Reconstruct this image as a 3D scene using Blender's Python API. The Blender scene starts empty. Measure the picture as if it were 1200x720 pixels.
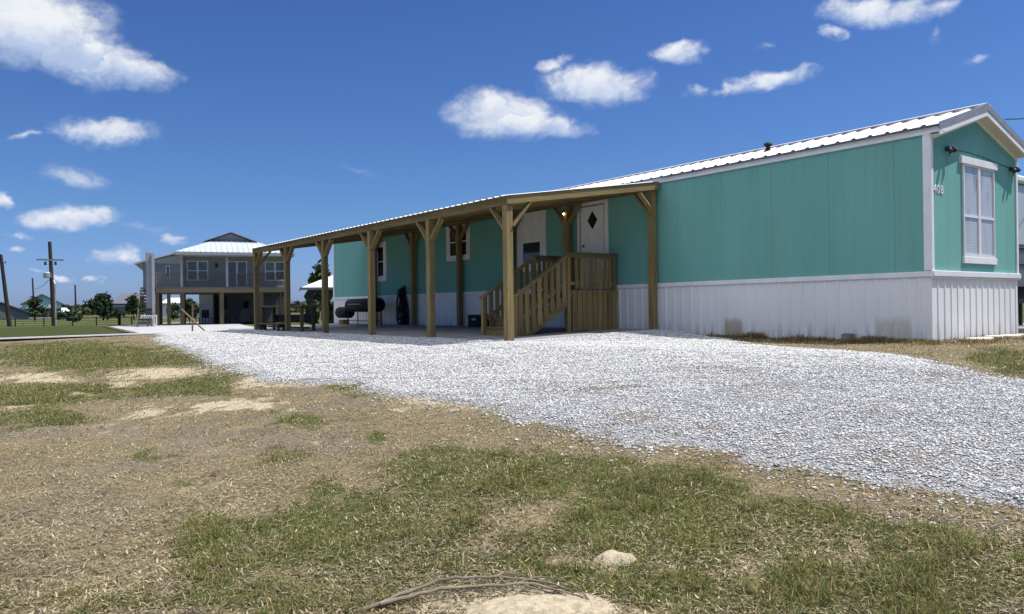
import bpy, math, random
import numpy as np
from mathutils import Vector, Matrix
random.seed(7)
rng = np.random.default_rng(11)
sc = bpy.context.scene
COL = sc.collection
R_ = math.radians

# ------------------------------------------------------------------ camera
cam_d = bpy.data.cameras.new('camera')
cam = bpy.data.objects.new('camera', cam_d)
COL.objects.link(cam)
FPX = 904.2
cam_d.sensor_fit = 'HORIZONTAL'; cam_d.sensor_width = 36.0
cam_d.lens = FPX / 1200 * 36.0
cam_d.clip_start = 0.05; cam_d.clip_end = 6000
CP = np.array([-13.292, -6.0846, 0.675])
_yaw, _pit, _rol = -0.6428, 0.001, -0.0131
_fw = np.array([math.sin(-_yaw), math.cos(_yaw), 0.0]); _rt = np.array([_fw[1], -_fw[0], 0.0]); _up = np.array([0, 0, 1.0])
CF = _fw*math.cos(_pit) + _up*math.sin(_pit); _u2 = _up*math.cos(_pit) - _fw*math.sin(_pit)
CR = _rt*math.cos(_rol) + _u2*math.sin(_rol); CU = _u2*math.cos(_rol) - _rt*math.sin(_rol)
m = Matrix.Identity(4)
for i in range(3):
    m[i][0] = CR[i]; m[i][1] = CU[i]; m[i][2] = -CF[i]; m[i][3] = CP[i]
cam.matrix_world = m
sc.camera = cam
def at(px, py, depth):
    """a point of the place seen at a pixel of the 1200x720 photograph, at a given distance ahead"""
    return CP + depth*(CF + CR*(px-600)/FPX + CU*(360-py)/FPX)

# ------------------------------------------------------------------ sky, sun, exposure
SUN = Vector((0.44, -0.27, 1.0)).normalized()
sc.view_settings.view_transform = 'Standard'; sc.view_settings.look = 'None'
sc.view_settings.exposure = 0.33; sc.view_settings.gamma = 1.0
sc.cycles.max_bounces = 6; sc.cycles.diffuse_bounces = 3; sc.cycles.transparent_max_bounces = 6
sun_d = bpy.data.lights.new('sun', 'SUN'); sun_d.energy = 4.7; sun_d.angle = R_(0.53); sun_d.color = (1.0, 0.955, 0.88)
sun = bpy.data.objects.new('sun', sun_d); COL.objects.link(sun)
sun.rotation_euler = SUN.to_track_quat('Z', 'Y').to_euler()
sun.location = (0, 0, 40)

CLOUDS=[[0.0797, 0.3083, 0.0841, 0.0378, 0.1544, 1.1], [0.1324, 0.2886, 0.0687, 0.0291, -0.1215, 1.05], [0.1886, 0.2758, 0.0459, 0.0174, -0.1922, 0.95], [0.1588, 0.2057, 0.0554, 0.0141, 0.0051, 0.75], [0.1267, 0.1543, 0.0307, 0.0122, -0.131, 0.36], [0.1262, 0.1079, 0.0481, 0.0124, 0.0433, 0.95], [0.0605, 0.1247, 0.0133, 0.0082, -0.1351, 0.8], [0.1737, 0.064, 0.0231, 0.0108, 0.017, 0.6], [0.0808, 0.1962, 0.0161, 0.0045, 0.1036, 0.4], [0.0733, 0.0869, 0.0159, 0.0037, 0.0392, 0.4], [0.0669, 0.07, 0.0086, 0.0046, 0.0295, 0.6], [0.2319, 0.084, 0.015, 0.006, 0.0216, 0.35], [0.113, 0.039, 0.015, 0.0038, 0.0073, 0.6], [0.1466, 0.0392, 0.0121, 0.0029, 0.0061, 0.4], [0.0871, 0.0453, 0.0113, 0.0028, 0.0125, 0.35], [0.635, 0.244, 0.0729, 0.0269, -0.119, 1.05], [0.69, 0.2263, 0.0528, 0.0126, -0.0786, 0.9], [0.7545, 0.279, 0.0672, 0.0232, -0.0507, 1.0], [0.7, 0.3062, 0.0242, 0.008, 0.3681, 0.6], [0.8646, 0.3095, 0.0335, 0.0136, 0.0677, 0.95], [0.9716, 0.2686, 0.0547, 0.0107, 0.0432, 0.85], [0.916, 0.2638, 0.0225, 0.0059, 0.2141, 0.6], [0.8766, 0.2609, 0.0136, 0.008, -0.0735, 0.6], [1.0837, 0.3291, 0.0553, 0.016, -0.1646, 0.95], [1.0362, 0.3123, 0.0142, 0.0065, -0.3355, 0.7], [1.1519, 0.3211, 0.022, 0.0078, -0.0821, 0.7], [1.1827, 0.2604, 0.0147, 0.0062, 0.1362, 0.45], [0.9622, 0.3072, 0.007, 0.0048, -0.1085, 0.35], [1.1473, 0.2938, 0.0069, 0.0088, -0.1662, 0.3], [0.4485, 0.1754, 0.0321, 0.0053, -0.1819, 0.12], [0.191, 0.0959, 0.0364, 0.0069, -0.0699, 0.2]]
def build_world():
    w = bpy.data.worlds.new('World'); sc.world = w; w.use_nodes = True
    nt = w.node_tree; N = nt.nodes; L = nt.links; N.clear()
    def node(t, **k):
        n = N.new(t)
        for a, v in k.items(): setattr(n, a, v)
        return n
    def math_(op, a, b=None, c=None, clamp=False):
        n = node('ShaderNodeMath', operation=op, use_clamp=clamp)
        for i, v in enumerate((a, b, c)):
            if v is None: continue
            if isinstance(v, (int, float)): n.inputs[i].default_value = v
            else: L.new(v, n.inputs[i])
        return n.outputs[0]
    def ramp(v, a, b, o0=0.0, o1=1.0, smooth=True):
        n = node('ShaderNodeMapRange', interpolation_type='SMOOTHSTEP' if smooth else 'LINEAR')
        L.new(v, n.inputs[0]); n.inputs[1].default_value = a; n.inputs[2].default_value = b
        n.inputs[3].default_value = o0; n.inputs[4].default_value = o1
        return n.outputs[0]
    out = node('ShaderNodeOutputWorld'); bg = node('ShaderNodeBackground')
    sky = node('ShaderNodeTexSky', sky_type='NISHITA', sun_disc=False)
    sky.sun_elevation = math.asin(SUN.z); sky.sun_rotation = math.atan2(SUN.x, SUN.y)
    sky.altitude = 0; sky.air_density = 1.0; sky.dust_density = 0.6; sky.ozone_density = 2.2
    hs = node('ShaderNodeHueSaturation'); hs.inputs['Saturation'].default_value = 1.0
    tc = node('ShaderNodeTexCoord'); sp = node('ShaderNodeSeparateXYZ'); L.new(tc.outputs['Generated'], sp.inputs[0])
    az = math_('ARCTAN2', sp.outputs[0], sp.outputs[1]); el = math_('ARCSINE', sp.outputs[2])
    cb = node('ShaderNodeCombineXYZ'); L.new(az, cb.inputs[0]); L.new(el, cb.inputs[1])
    # the clear blue of a dry day: deeper overhead, paler and still blue at the horizon
    tr_ = node('ShaderNodeValToRGB'); e_ = tr_.color_ramp.elements
    e_[0].position = 0.0; e_[0].color = (.425, .58, 1.15, 1); e_[1].position = 1.0; e_[1].color = (.315, .49, .84, 1)
    q_ = e_.new(.33); q_.color = (.362, .55, .875, 1)
    L.new(math_('MULTIPLY', el, 2.7, clamp=True), tr_.inputs[0])
    mu = node('ShaderNodeMix', data_type='RGBA', blend_type='MULTIPLY'); mu.inputs[0].default_value = 1.0
    L.new(sky.outputs[0], mu.inputs[6]); L.new(tr_.outputs[0], mu.inputs[7]); L.new(mu.outputs[2], hs.inputs['Color'])
    # break the outline: coarse and fine wobble of the angles
    def wob(scale, amp, detail, ys):
        mp = node('ShaderNodeMapping'); mp.inputs['Scale'].default_value = (1, ys, 1); L.new(cb.outputs[0], mp.inputs[0])
        n = node('ShaderNodeTexNoise'); n.inputs['Scale'].default_value = scale; n.inputs['Detail'].default_value = detail
        n.inputs['Roughness'].default_value = 0.6; L.new(mp.outputs[0], n.inputs[0])
        s = node('ShaderNodeVectorMath', operation='SUBTRACT'); L.new(n.outputs['Color'], s.inputs[0]); s.inputs[1].default_value = (.5, .5, .5)
        q = node('ShaderNodeVectorMath', operation='MULTIPLY'); L.new(s.outputs[0], q.inputs[0]); q.inputs[1].default_value = (amp, amp*.6, 0)
        return q.outputs[0]
    a1 = node('ShaderNodeVectorMath', operation='ADD'); L.new(cb.outputs[0], a1.inputs[0]); L.new(wob(16, 0.055, 3, 1.5), a1.inputs[1])
    a2 = node('ShaderNodeVectorMath', operation='ADD'); L.new(a1.outputs[0], a2.inputs[0]); L.new(wob(60, 0.020, 6, 1.3), a2.inputs[1])
    dens = None; shade = None
    for (ca, ce, ra, re, rot, st) in CLOUDS:
        mp = node('ShaderNodeMapping', vector_type='TEXTURE')
        mp.inputs['Location'].default_value = (ca, ce, 0); mp.inputs['Rotation'].default_value = (0, 0, rot)
        mp.inputs['Scale'].default_value = (ra*1.25, re*1.35, 1)
        L.new(a2.outputs[0], mp.inputs[0])
        ln = node('ShaderNodeVectorMath', operation='LENGTH'); L.new(mp.outputs[0], ln.inputs[0])
        d = math_('MULTIPLY', math_('SUBTRACT', 1.0, ln.outputs['Value'], clamp=True), st)
        ss = node('ShaderNodeSeparateXYZ'); L.new(mp.outputs[0], ss.inputs[0])
        h = math_('MULTIPLY', ss.outputs[1], math_('GREATER_THAN', d, 0.0))
        dens = d if dens is None else math_('MAXIMUM', dens, d)
        shade = h if shade is None else math_('ADD', shade, h)
    fn = node('ShaderNodeTexNoise'); fn.inputs['Scale'].default_value = 38; fn.inputs['Detail'].default_value = 8; fn.inputs['Roughness'].default_value = .62
    L.new(a1.outputs[0], fn.inputs[0])
    wsp = math_('MULTIPLY_ADD', fn.outputs[0], 1.5, -0.75)
    dn = math_('ADD', dens, math_('MULTIPLY', wsp, math_('MINIMUM', math_('MULTIPLY', dens, 2.2), 0.55)))
    cov = ramp(dn, 0.0, 0.68)
    # unseen overbright cumulus high behind the standpoint, added to fill the shaded walls
    hd_ = node('ShaderNodeVectorMath', operation='DOT_PRODUCT'); L.new(tc.outputs['Generated'], hd_.inputs[0]); hd_.inputs[1].default_value = (-.72, .12, .68)
    bn = node('ShaderNodeTexNoise'); bn.inputs['Scale'].default_value = 5; bn.inputs['Detail'].default_value = 6; L.new(tc.outputs['Generated'], bn.inputs[0])
    bk = math_('MULTIPLY', ramp(hd_.outputs['Value'], .40, .66), ramp(bn.outputs[0], .36, .56))
    bk = math_('MULTIPLY', bk, ramp(el, .48, .72))
    # lit tops, greyer bases, and soft lumps
    lum = math_('ADD', math_('MULTIPLY_ADD', shade, 0.62, 0.56), math_('MULTIPLY', wsp, 0.75))
    lum = ramp(lum, 0.0, 1.0)
    mixc = node('ShaderNodeMix', data_type='RGBA'); L.new(lum, mixc.inputs[0])
    mixc.inputs[6].default_value = (3.6, 4.5, 6.3, 1); mixc.inputs[7].default_value = (7.1, 7.3, 7.6, 1)
    mx = node('ShaderNodeMix', data_type='RGBA'); L.new(math_('MULTIPLY', cov, 0.96), mx.inputs[0])
    L.new(hs.outputs[0], mx.inputs[6]); L.new(mixc.outputs[2], mx.inputs[7])
    m2 = node('ShaderNodeMix', data_type='RGBA'); L.new(bk, m2.inputs[0]); L.new(mx.outputs[2], m2.inputs[6]); m2.inputs[7].default_value = (17.0, 17.1, 17.4, 1)
    L.new(m2.outputs[2], bg.inputs[0]); bg.inputs[1].default_value = 0.10
    L.new(bg.outputs[0], out.inputs[0])
build_world()

# ------------------------------------------------------------------ helpers
ORG = {}
class MB:
    """collects boxes, bars, tubes and sheets; build() links them as ONE mesh object"""
    def __init__(self): self.v = []; self.f = []
    def add(self, vs, fs):
        b = len(self.v); self.v += [tuple(map(float, p)) for p in vs]; self.f += [tuple(b+i for i in f) for f in fs]; return self
    def box(self, x0, x1, y0, y1, z0, z1):
        return self.add([(x0,y0,z0),(x1,y0,z0),(x1,y1,z0),(x0,y1,z0),(x0,y0,z1),(x1,y0,z1),(x1,y1,z1),(x0,y1,z1)],
            [(0,3,2,1),(4,5,6,7),(0,1,5,4),(1,2,6,5),(2,3,7,6),(3,0,4,7)])
    def bar(self, p, q, w, h, up=(0,0,1)):
        p = Vector(p); q = Vector(q); d = (q-p).normalized(); s = d.cross(Vector(up))
        if s.length < 1e-4: s = d.cross(Vector((1,0,0)))
        s.normalize(); u = s.cross(d).normalized(); s = s*w/2; u = u*h/2
        c = [p-s-u, p+s-u, p+s+u, p-s+u, q-s-u, q+s-u, q+s+u, q-s+u]
        return self.add(c, [(0,1,2,3),(7,6,5,4),(0,4,5,1),(1,5,6,2),(2,6,7,3),(3,7,4,0)])
    def tube(self, pts, r, n=8, r1=None, cap=True):
        pts = [Vector(p) for p in pts]; k = len(pts); rings = []
        r1 = r if r1 is None else r1
        for i, p in enumerate(pts):
            d = (pts[min(i+1,k-1)] - pts[max(i-1,0)]).normalized()
            a = d.cross(Vector((0,0,1)))
            if a.length < 1e-3: a = d.cross(Vector((1,0,0)))
            a.normalize(); b = d.cross(a); rr = r + (r1-r)*i/max(1,k-1)
            rings.append([p + (a*math.cos(2*math.pi*j/n) + b*math.sin(2*math.pi*j/n))*rr for j in range(n)])
        vs = [v for g in rings for v in g]; fs = []
        for i in range(k-1):
            for j in range(n):
                fs.append((i*n+j, i*n+(j+1)%n, (i+1)*n+(j+1)%n, (i+1)*n+j))
        if cap: fs.append(tuple(range(n-1,-1,-1))); fs.append(tuple((k-1)*n+j for j in range(n)))
        return self.add(vs, fs)
    def prism(self, poly, axis, a, b):
        """polygon in the plane normal to axis (0,1,2), from a to b"""
        def P(u, v, w): return (w,u,v) if axis == 0 else ((u,w,v) if axis == 1 else (u,v,w))
        n = len(poly); vs = [P(u,v,a) for u,v in poly] + [P(u,v,b) for u,v in poly]
        fs = [tuple(range(n)), tuple(range(2*n-1, n-1, -1))] + [(i, n+i, n+(i+1)%n, (i+1)%n) for i in range(n)]
        return self.add(vs, fs)
    def lathe(self, prof, c, n=16, axis=2):
        vs = []; fs = []; k = len(prof)
        for r, h in prof:
            for j in range(n):
                a = 2*math.pi*j/n; u, v = r*math.cos(a), r*math.sin(a)
                vs.append({2:(c[0]+u, c[1]+v, c[2]+h), 0:(c[0]+h, c[1]+u, c[2]+v), 1:(c[0]+u, c[1]+h, c[2]+v)}[axis])
        for i in range(k-1):
            for j in range(n): fs.append((i*n+j, i*n+(j+1)%n, (i+1)*n+(j+1)%n, (i+1)*n+j))
        fs.append(tuple(range(n-1,-1,-1))); fs.append(tuple((k-1)*n+j for j in range(n)))
        return self.add(vs, fs)
    def build(self, name, mat, parent=None, local=False, smooth=False, bevel=0.0):
        o_ = ORG.get(parent.name, (0,0,0)) if (parent and not local) else (0,0,0)
        me = bpy.data.meshes.new(name)
        me.from_pydata([(x-o_[0], y-o_[1], z-o_[2]) for x,y,z in self.v], [], self.f)
        import bmesh as _b
        bm = _b.new(); bm.from_mesh(me); _b.ops.recalc_face_normals(bm, faces=bm.faces)
        if bevel > 0:
            _b.ops.bevel(bm, geom=[e for e in bm.edges if len(e.link_faces) == 2 and e.calc_face_angle(0) > .5], offset=bevel, segments=1, affect='EDGES', clamp_overlap=True)
        bm.to_mesh(me); bm.free()
        me.materials.append(mat)
        if smooth:
            me.polygons.foreach_set('use_smooth', [True]*len(me.polygons))
            me.set_sharp_from_angle(angle=R_(40))
        ob = bpy.data.objects.new(name, me); COL.objects.link(ob)
        if parent: ob.parent = parent; ORG[ob.name] = ORG.get(parent.name, (0,0,0))
        return ob
def tag(o, label, cat, group=None):
    o['label'] = label; o['category'] = cat
    if group: o['group'] = group
    return o
def thing(name, label, cat, loc=(0,0,0), rz=0.0, group=None):
    o = bpy.data.objects.new(name, None); o.empty_display_size = .2; COL.objects.link(o)
    o.location = loc; o.rotation_euler = (0,0,rz); ORG[o.name] = tuple(loc)
    return tag(o, label, cat, group)
def struct(o, kind='structure', label=None):
    o['kind'] = kind
    if label: o['label'] = label
    return o
def copy_tree(o, parent=None):
    c = o.copy(); COL.objects.link(c)
    if parent: c.parent = parent
    for ch in list(o.children): copy_tree(ch, c)
    return c
def np_mesh(name, V, F, mat, attrs=None, colors=None, parent=None, smooth=False):
    """fast mesh from numpy; F is (n,3) or (n,4); attrs {name: float per vertex}; colors (nverts,3)"""
    V = np.asarray(V, np.float32); F = np.asarray(F, np.int32); k = F.shape[1]
    me = bpy.data.meshes.new(name)
    me.vertices.add(len(V)); me.vertices.foreach_set('co', V.ravel())
    me.loops.add(F.size); me.loops.foreach_set('vertex_index', F.ravel())
    me.polygons.add(len(F)); me.polygons.foreach_set('loop_start', np.arange(0, F.size, k, dtype=np.int32))
    me.polygons.foreach_set('loop_total', np.full(len(F), k, np.int32))
    if smooth: me.polygons.foreach_set('use_smooth', np.ones(len(F), bool))
    me.update(calc_edges=True)
    for n, a in (attrs or {}).items():
        at_ = me.attributes.new(n, 'FLOAT', 'POINT'); at_.data.foreach_set('value', np.asarray(a, np.float32))
    if colors is not None:
        at_ = me.attributes.new('tint', 'FLOAT_COLOR', 'POINT')
        at_.data.foreach_set('color', np.concatenate([colors, np.ones((len(V),1))], 1).astype(np.float32).ravel())
    me.materials.append(mat)
    o = bpy.data.objects.new(name, me); COL.objects.link(o)
    if parent: o.parent = parent
    return o

# ------------------------------------------------------------------ materials
class NT:
    def __init__(self, name, rough=.7, spec=.3):
        self.m = bpy.data.materials.new(name); self.m.use_nodes = True
        self.t = self.m.node_tree; self.N = self.t.nodes; self.L = self.t.links
        self.b = self.N['Principled BSDF']; self.b.inputs['Roughness'].default_value = rough
        self.b.inputs['Specular IOR Level'].default_value = spec
        self.co = self.N.new('ShaderNodeTexCoord').outputs['Object']
    def set(self, sock, v, k):
        if isinstance(v, (int, float)): sock[k].default_value = v
        elif isinstance(v, tuple): sock[k].default_value = v if len(v) == 4 else (*v, 1) if sock[k].type == 'RGBA' else v
        else: self.L.new(v, sock[k])
    def node(self, t, **k):
        n = self.N.new(t)
        for a, v in k.items(): setattr(n, a, v)
        return n
    def math(self, op, a, b=0.0, c=0.0, clamp=False):
        n = self.node('ShaderNodeMath', operation=op, use_clamp=clamp)
        for i, v in enumerate((a, b, c)): self.set(n.inputs, v, i)
        return n.outputs[0]
    def mapr(self, v, a, b, c=0.0, d=1.0):
        n = self.node('ShaderNodeMapRange', interpolation_type='SMOOTHSTEP'); self.set(n.inputs, v, 0)
        for i, q in enumerate((a, b, c, d)): n.inputs[1+i].default_value = q
        return n.outputs[0]
    def noise(self, scale, detail=4, rough=.55, sc=(1,1,1), co=None):
        mp = self.node('ShaderNodeMapping'); mp.inputs['Scale'].default_value = sc; self.L.new(co or self.co, mp.inputs[0])
        n = self.node('ShaderNodeTexNoise'); n.inputs['Scale'].default_value = scale; n.inputs['Detail'].default_value = detail
        n.inputs['Roughness'].default_value = rough; self.L.new(mp.outputs[0], n.inputs[0]); return n.outputs[0]
    def vor(self, scale, sc=(1,1,1), out='Distance', feature='F1'):
        mp = self.node('ShaderNodeMapping'); mp.inputs['Scale'].default_value = sc; self.L.new(self.co, mp.inputs[0])
        n = self.node('ShaderNodeTexVoronoi', feature=feature); n.inputs['Scale'].default_value = scale
        self.L.new(mp.outputs[0], n.inputs[0]); return n.outputs[out]
    def mix(self, f, a, b, mode='MIX'):
        n = self.node('ShaderNodeMix', data_type='RGBA', blend_type=mode)
        self.set(n.inputs, f, 0)
        for i, v in ((6, a), (7, b)):
            if isinstance(v, tuple): n.inputs[i].default_value = (*v, 1)
            else: self.L.new(v, n.inputs[i])
        return n.outputs[2]
    def col(self, v):
        if isinstance(v, tuple): self.b.inputs['Base Color'].default_value = (*v, 1)
        else: self.L.new(v, self.b.inputs['Base Color'])
        return self
    def bump(self, h, s=.3, d=.02):
        n = self.node('ShaderNodeBump'); n.inputs['Strength'].default_value = s; n.inputs['Distance'].default_value = d
        self.L.new(h, n.inputs['Height']); self.L.new(n.outputs[0], self.b.inputs['Normal']); return self
    def sep(self):
        n = self.node('ShaderNodeSeparateXYZ'); self.L.new(self.co, n.inputs[0]); return n.outputs
    def attr(self, name):
        n = self.node('ShaderNodeAttribute'); n.attribute_name = name; return n
def plain(name, c, rough=.7, var=.25, scale=3.0, spec=.3, metal=0.0, bump=0.0):
    """a colour with mottling so that no surface is flat"""
    q = NT(name, rough, spec); n = q.noise(scale, 6, .6)
    q.col(q.mix(q.mapr(n, .3, .7), tuple(x*(1-var) for x in c), tuple(min(1, x*(1+var)) for x in c)))
    q.b.inputs['Metallic'].default_value = metal
    if bump: q.bump(q.noise(scale*8, 4, .6), bump, .01)
    return q.m
def wood(name, light, dark, axis, rough=.75):
    q = NT(name, rough, .2); s = [22, 22, 22]; s[axis] = 1.1
    g = q.noise(1.0, 6, .62, tuple(s)); s2 = [5, 5, 5]; s2[axis] = .5
    g2 = q.noise(1.0, 3, .5, tuple(s2))
    c = q.mix(q.mapr(g, .32, .68), dark, light)
    c = q.mix(q.math('MULTIPLY', q.mapr(g2, .35, .65), .45), c, tuple(x*.62 for x in light))
    sk = [6.5, 6.5, 6.5]; sk[axis] = 2.6
    k = q.mapr(q.vor(1.0, tuple(sk)), .10, .045)
    c = q.mix(q.math('MULTIPLY', k, .8), c, (.05, .03, .014))
    oi = q.node('ShaderNodeObjectInfo').outputs['Random']; c = q.mix(1.0, c, q.mix(oi, (.72, .72, .74), (1.18, 1.15, 1.08)), 'MULTIPLY')
    q.col(c); q.bump(g, .25, .006); return q.m

M = {}
def sheet_siding():
    q = NT('teal_siding', .75, .25); X, Y, Z = q.sep()
    along = q.math('ADD', X, Y)
    w = q.math('FRACT', q.math('MULTIPLY', along, 1/.203))
    gr = q.mapr(q.math('ABSOLUTE', q.math('SUBTRACT', w, .5)), .0, .05)           # 0 inside the groove
    w2 = q.math('FRACT', q.math('MULTIPLY', along, 1/1.218))
    seam = q.mapr(q.math('ABSOLUTE', q.math('SUBTRACT', w2, .5)), .0, .008)
    n = q.noise(1.2, 5, .6, (1, 1, .25)); f = q.noise(40, 4, .6, (1, 1, .08))
    c = q.mix(q.mapr(n, .3, .7), (.146, .378, .330), (.168, .415, .372))
    c = q.mix(q.math('MULTIPLY', q.mapr(f, .45, .75), .25), c, (.19, .42, .395))
    d = q.noise(1.6, 6, .65, (1, 1, .12))
    c = q.mix(q.math('MULTIPLY', q.mapr(d, .50, .75), .32), c, (.20, .33, .29))
    c = q.mix(q.math('MULTIPLY', q.math('SUBTRACT', 1.0, seam), .55), c, (.075, .20, .185))
    q.col(c)
    h = q.math('ADD', q.math('MINIMUM', gr, seam), q.math('MULTIPLY', f, .35)); q.bump(h, .5, .008)
    return q.m
M['teal'] = sheet_siding()
def skirt_mat():
    q = NT('white_ribbed_skirting', .55, .35); X, Y, Z = q.sep()
    n = q.noise(.8, 6, .62, (1, 1, .35)); f = q.noise(7, 5, .65, (1, 1, .10))
    c = q.mix(q.mapr(n, .3, .75), (.76, .755, .745), (.83, .825, .81))
    pn = q.math('FRACT', q.math('MULTIPLY', q.math('FLOOR', q.math('MULTIPLY', q.math('ADD', X, Y), 1/.406)), .3819))
    c = q.mix(q.math('MULTIPLY', pn, .10), c, (.58, .58, .59))
    # rain splash and soil along the foot, in streaks
    lo = q.math('MULTIPLY', q.mapr(Z, .42, .02), q.mapr(f, .42, .68)); c = q.mix(q.math('MULTIPLY', lo, .7), c, (.33, .28, .21))
    # two rusty-tan stains on the long side
    def stain(y0, y1, z1, colr, k, c):
        ed = q.math('MULTIPLY', q.mapr(Y, y0-.03, y0+.03), q.mapr(Y, y1+.03, y1-.03))
        ed = q.math('MULTIPLY', ed, q.mapr(q.math('ADD', Z, q.math('MULTIPLY', f, .25)), z1+.2, z1))
        ed = q.math('MULTIPLY', ed, q.mapr(X, .3, .1))
        return q.mix(q.math('MULTIPLY', ed, k), c, colr)
    c = stain(3.78, 4.22, .40, (.36, .30, .20), .75, c)
    c = stain(.35, .98, .42, (.52, .47, .38), .6, c)
    q.col(c); q.bump(f, .12, .006); return q.m
M['skirt'] = skirt_mat()
M['white_trim'] = plain('white_trim_paint', (.76, .765, .775), .5, .07, 2.5, .35)
M['white_vinyl'] = plain('white_vinyl', (.74, .75, .77), .4, .05, 3, .4)
M['soffit'] = plain('cream_soffit', (.60, .57, .50), .6, .06, 3)
def roof_mat(name, a, b):
    q = NT(name, .38, .5); n = q.noise(.6, 6, .65, (.4, 1, 1)); s = q.noise(6, 5, .6, (.12, 1, 1))
    c = q.mix(q.mapr(n, .3, .7), a, b); c = q.mix(q.math('MULTIPLY', q.mapr(s, .55, .75), .2), c, tuple(x*.75 for x in a))
    q.col(c); return q.m
M['white_roof'] = roof_mat('white_metal_roof', (.70, .72, .74), (.80, .81, .82))
M['rake'] = plain('grey_rake_flashing', (.24, .25, .28), .45, .1, 4)
M['dark_edge'] = plain('grey_metal_edge', (.13, .14, .17), .5, .15, 4)
M['wz'] = wood('treated_pine_upright', (.315, .248, .118), (.195, .146, .063), 2)
M['wy'] = wood('treated_pine_lengthwise', (.27, .21, .100), (.175, .130, .058), 1)
M['wx'] = wood('treated_pine_crosswise', (.31, .245, .118), (.20, .150, .066), 0)
M['deck'] = wood('weathered_deck_board', (.36, .265, .115), (.225, .158, .066), 2)
M['deck_x'] = wood('weathered_deck_rail', (.32, .235, .105), (.20, .142, .062), 0)
M['black'] = plain('black_paint', (.009, .009, .010), .7, .3, 8)
M['rubber'] = plain('black_rubber', (.016, .016, .018), .7, .3, 12)
M['iron'] = plain('dark_iron', (.03, .03, .035), .5, .3, 9)
M['brass'] = plain('brass', (.30, .22, .09), .35, .2, 9, .5, .9)
M['bronze'] = plain('dark_bronze_lamp', (.03, .035, .04), .45, .2, 9)
M['galv'] = plain('galvanised_metal', (.42, .44, .46), .45, .15, 6, .5, .4)
def glass_mat(name, c, rough=.06, scale=1.5):
    q = NT(name, rough, .6); n = q.noise(scale, 3, .5); q.col(q.mix(q.mapr(n, .3, .7), tuple(x*.75 for x in c), tuple(x*1.25 for x in c)))
    q.bump(q.noise(2.0, 2, .5), .03, .02); return q.m
M['glass'] = glass_mat('dark_window_glass', (.03, .035, .04))
def blind_mat():
    q = NT('white_blind_behind_glass', .12, .55); X, Y, Z = q.sep()
    w = q.math('FRACT', q.math('MULTIPLY', Z, 1/.05)); n = q.noise(3.5, 4, .6, (1, 1, .35))
    c = q.mix(q.mapr(w, .3, .9), (.40, .42, .45), (.46, .48, .51)); c = q.mix(q.mapr(n, .52, .72), c, (.22, .25, .30)); q.col(c)
    return q.m
M['blind'] = blind_mat()

# ------------------------------------------------------------------ terrain
def sm(a, b, t):
    t = np.clip((t-a)/(b-a), 0, 1); return t*t*(3-2*t)
def vnoise(x, y, s, seed=0):
    """smooth value noise 0..1"""
    x = np.asarray(x, float)*s + 37.7*seed; y = np.asarray(y, float)*s - 19.3*seed
    xi = np.floor(x); yi = np.floor(y); fx = x-xi; fy = y-yi; fx = fx*fx*(3-2*fx); fy = fy*fy*(3-2*fy)
    def h(a, b):
        q = np.sin(a*127.1 + b*311.7 + seed*74.7)*43758.5453; return q - np.floor(q)
    return (h(xi,yi)*(1-fx)+h(xi+1,yi)*fx)*(1-fy) + (h(xi,yi+1)*(1-fx)+h(xi+1,yi+1)*fx)*fy
def fbm(x, y, s, seed=0, o=4):
    t = 0; a = .5
    for i in range(o): t = t + a*vnoise(x, y, s*2**i, seed+i); a *= .5
    return t/(1-.5**o)
def ter(x, y):
    x = np.asarray(x, float); y = np.asarray(y, float)
    dx = np.maximum(np.maximum(-4.5-x, x-5.0), 0); dy = np.maximum(np.maximum(-1.2-y, y-21.5), 0)
    d = np.sqrt(dx*dx+dy*dy); s = .35*sm(0, 8.3, d) + .65*np.clip(d/8.3, 0, 1); zn = -.67 + .37*sm(4, 24, y) + .09*sm(25.95, 26.1, y)
    z = zn*s + .13*sm(3.6, 6.2, y)*sm(-4.3, -.3, x)*sm(27, 24.5, y)*(x < 4)
    near = sm(40, 12, np.hypot(x+9, y-4))
    return z + near*(.035*(fbm(x, y, .8, 3)-.5) + .012*(fbm(x, y, 4.0, 5)-.5))*sm(-3.5, -7, x)
LOW=[[-7.89, 19.8], [-8.3, 16.12], [-8.54, 13.38], [-8.82, 10.84], [-8.98, 9.2], [-9.16, 7.44], [-9.18, 6.07], [-9.21, 5.05], [-8.97, 4.51], [-8.74, 4.14], [-8.91, 2.98], [-8.9, 2.42], [-8.89, 1.8], [-8.86, 1.19], [-8.91, 0.51], [-8.96, -0.07], [-9.04, -0.58], [-9.08, -1.04], [-9.06, -1.45], [-9.01, -1.79], [-8.95, -2.09], [-8.93, -2.39], [-8.9, -2.67], [-8.93, -3.04], [-8.91, -3.39], [-8.88, -3.7], [-8.82, -3.97], [-8.78, -4.22], [-8.76, -4.46]]
UPR=[[-0.59, 3.75], [-2.23, 1.95], [-2.67, 0.78], [-2.96, -0.27], [-3.15, -0.97], [-3.46, -1.5], [-4.07, -2.11], [-4.42, -2.6], [-4.55, -2.96]]
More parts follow.
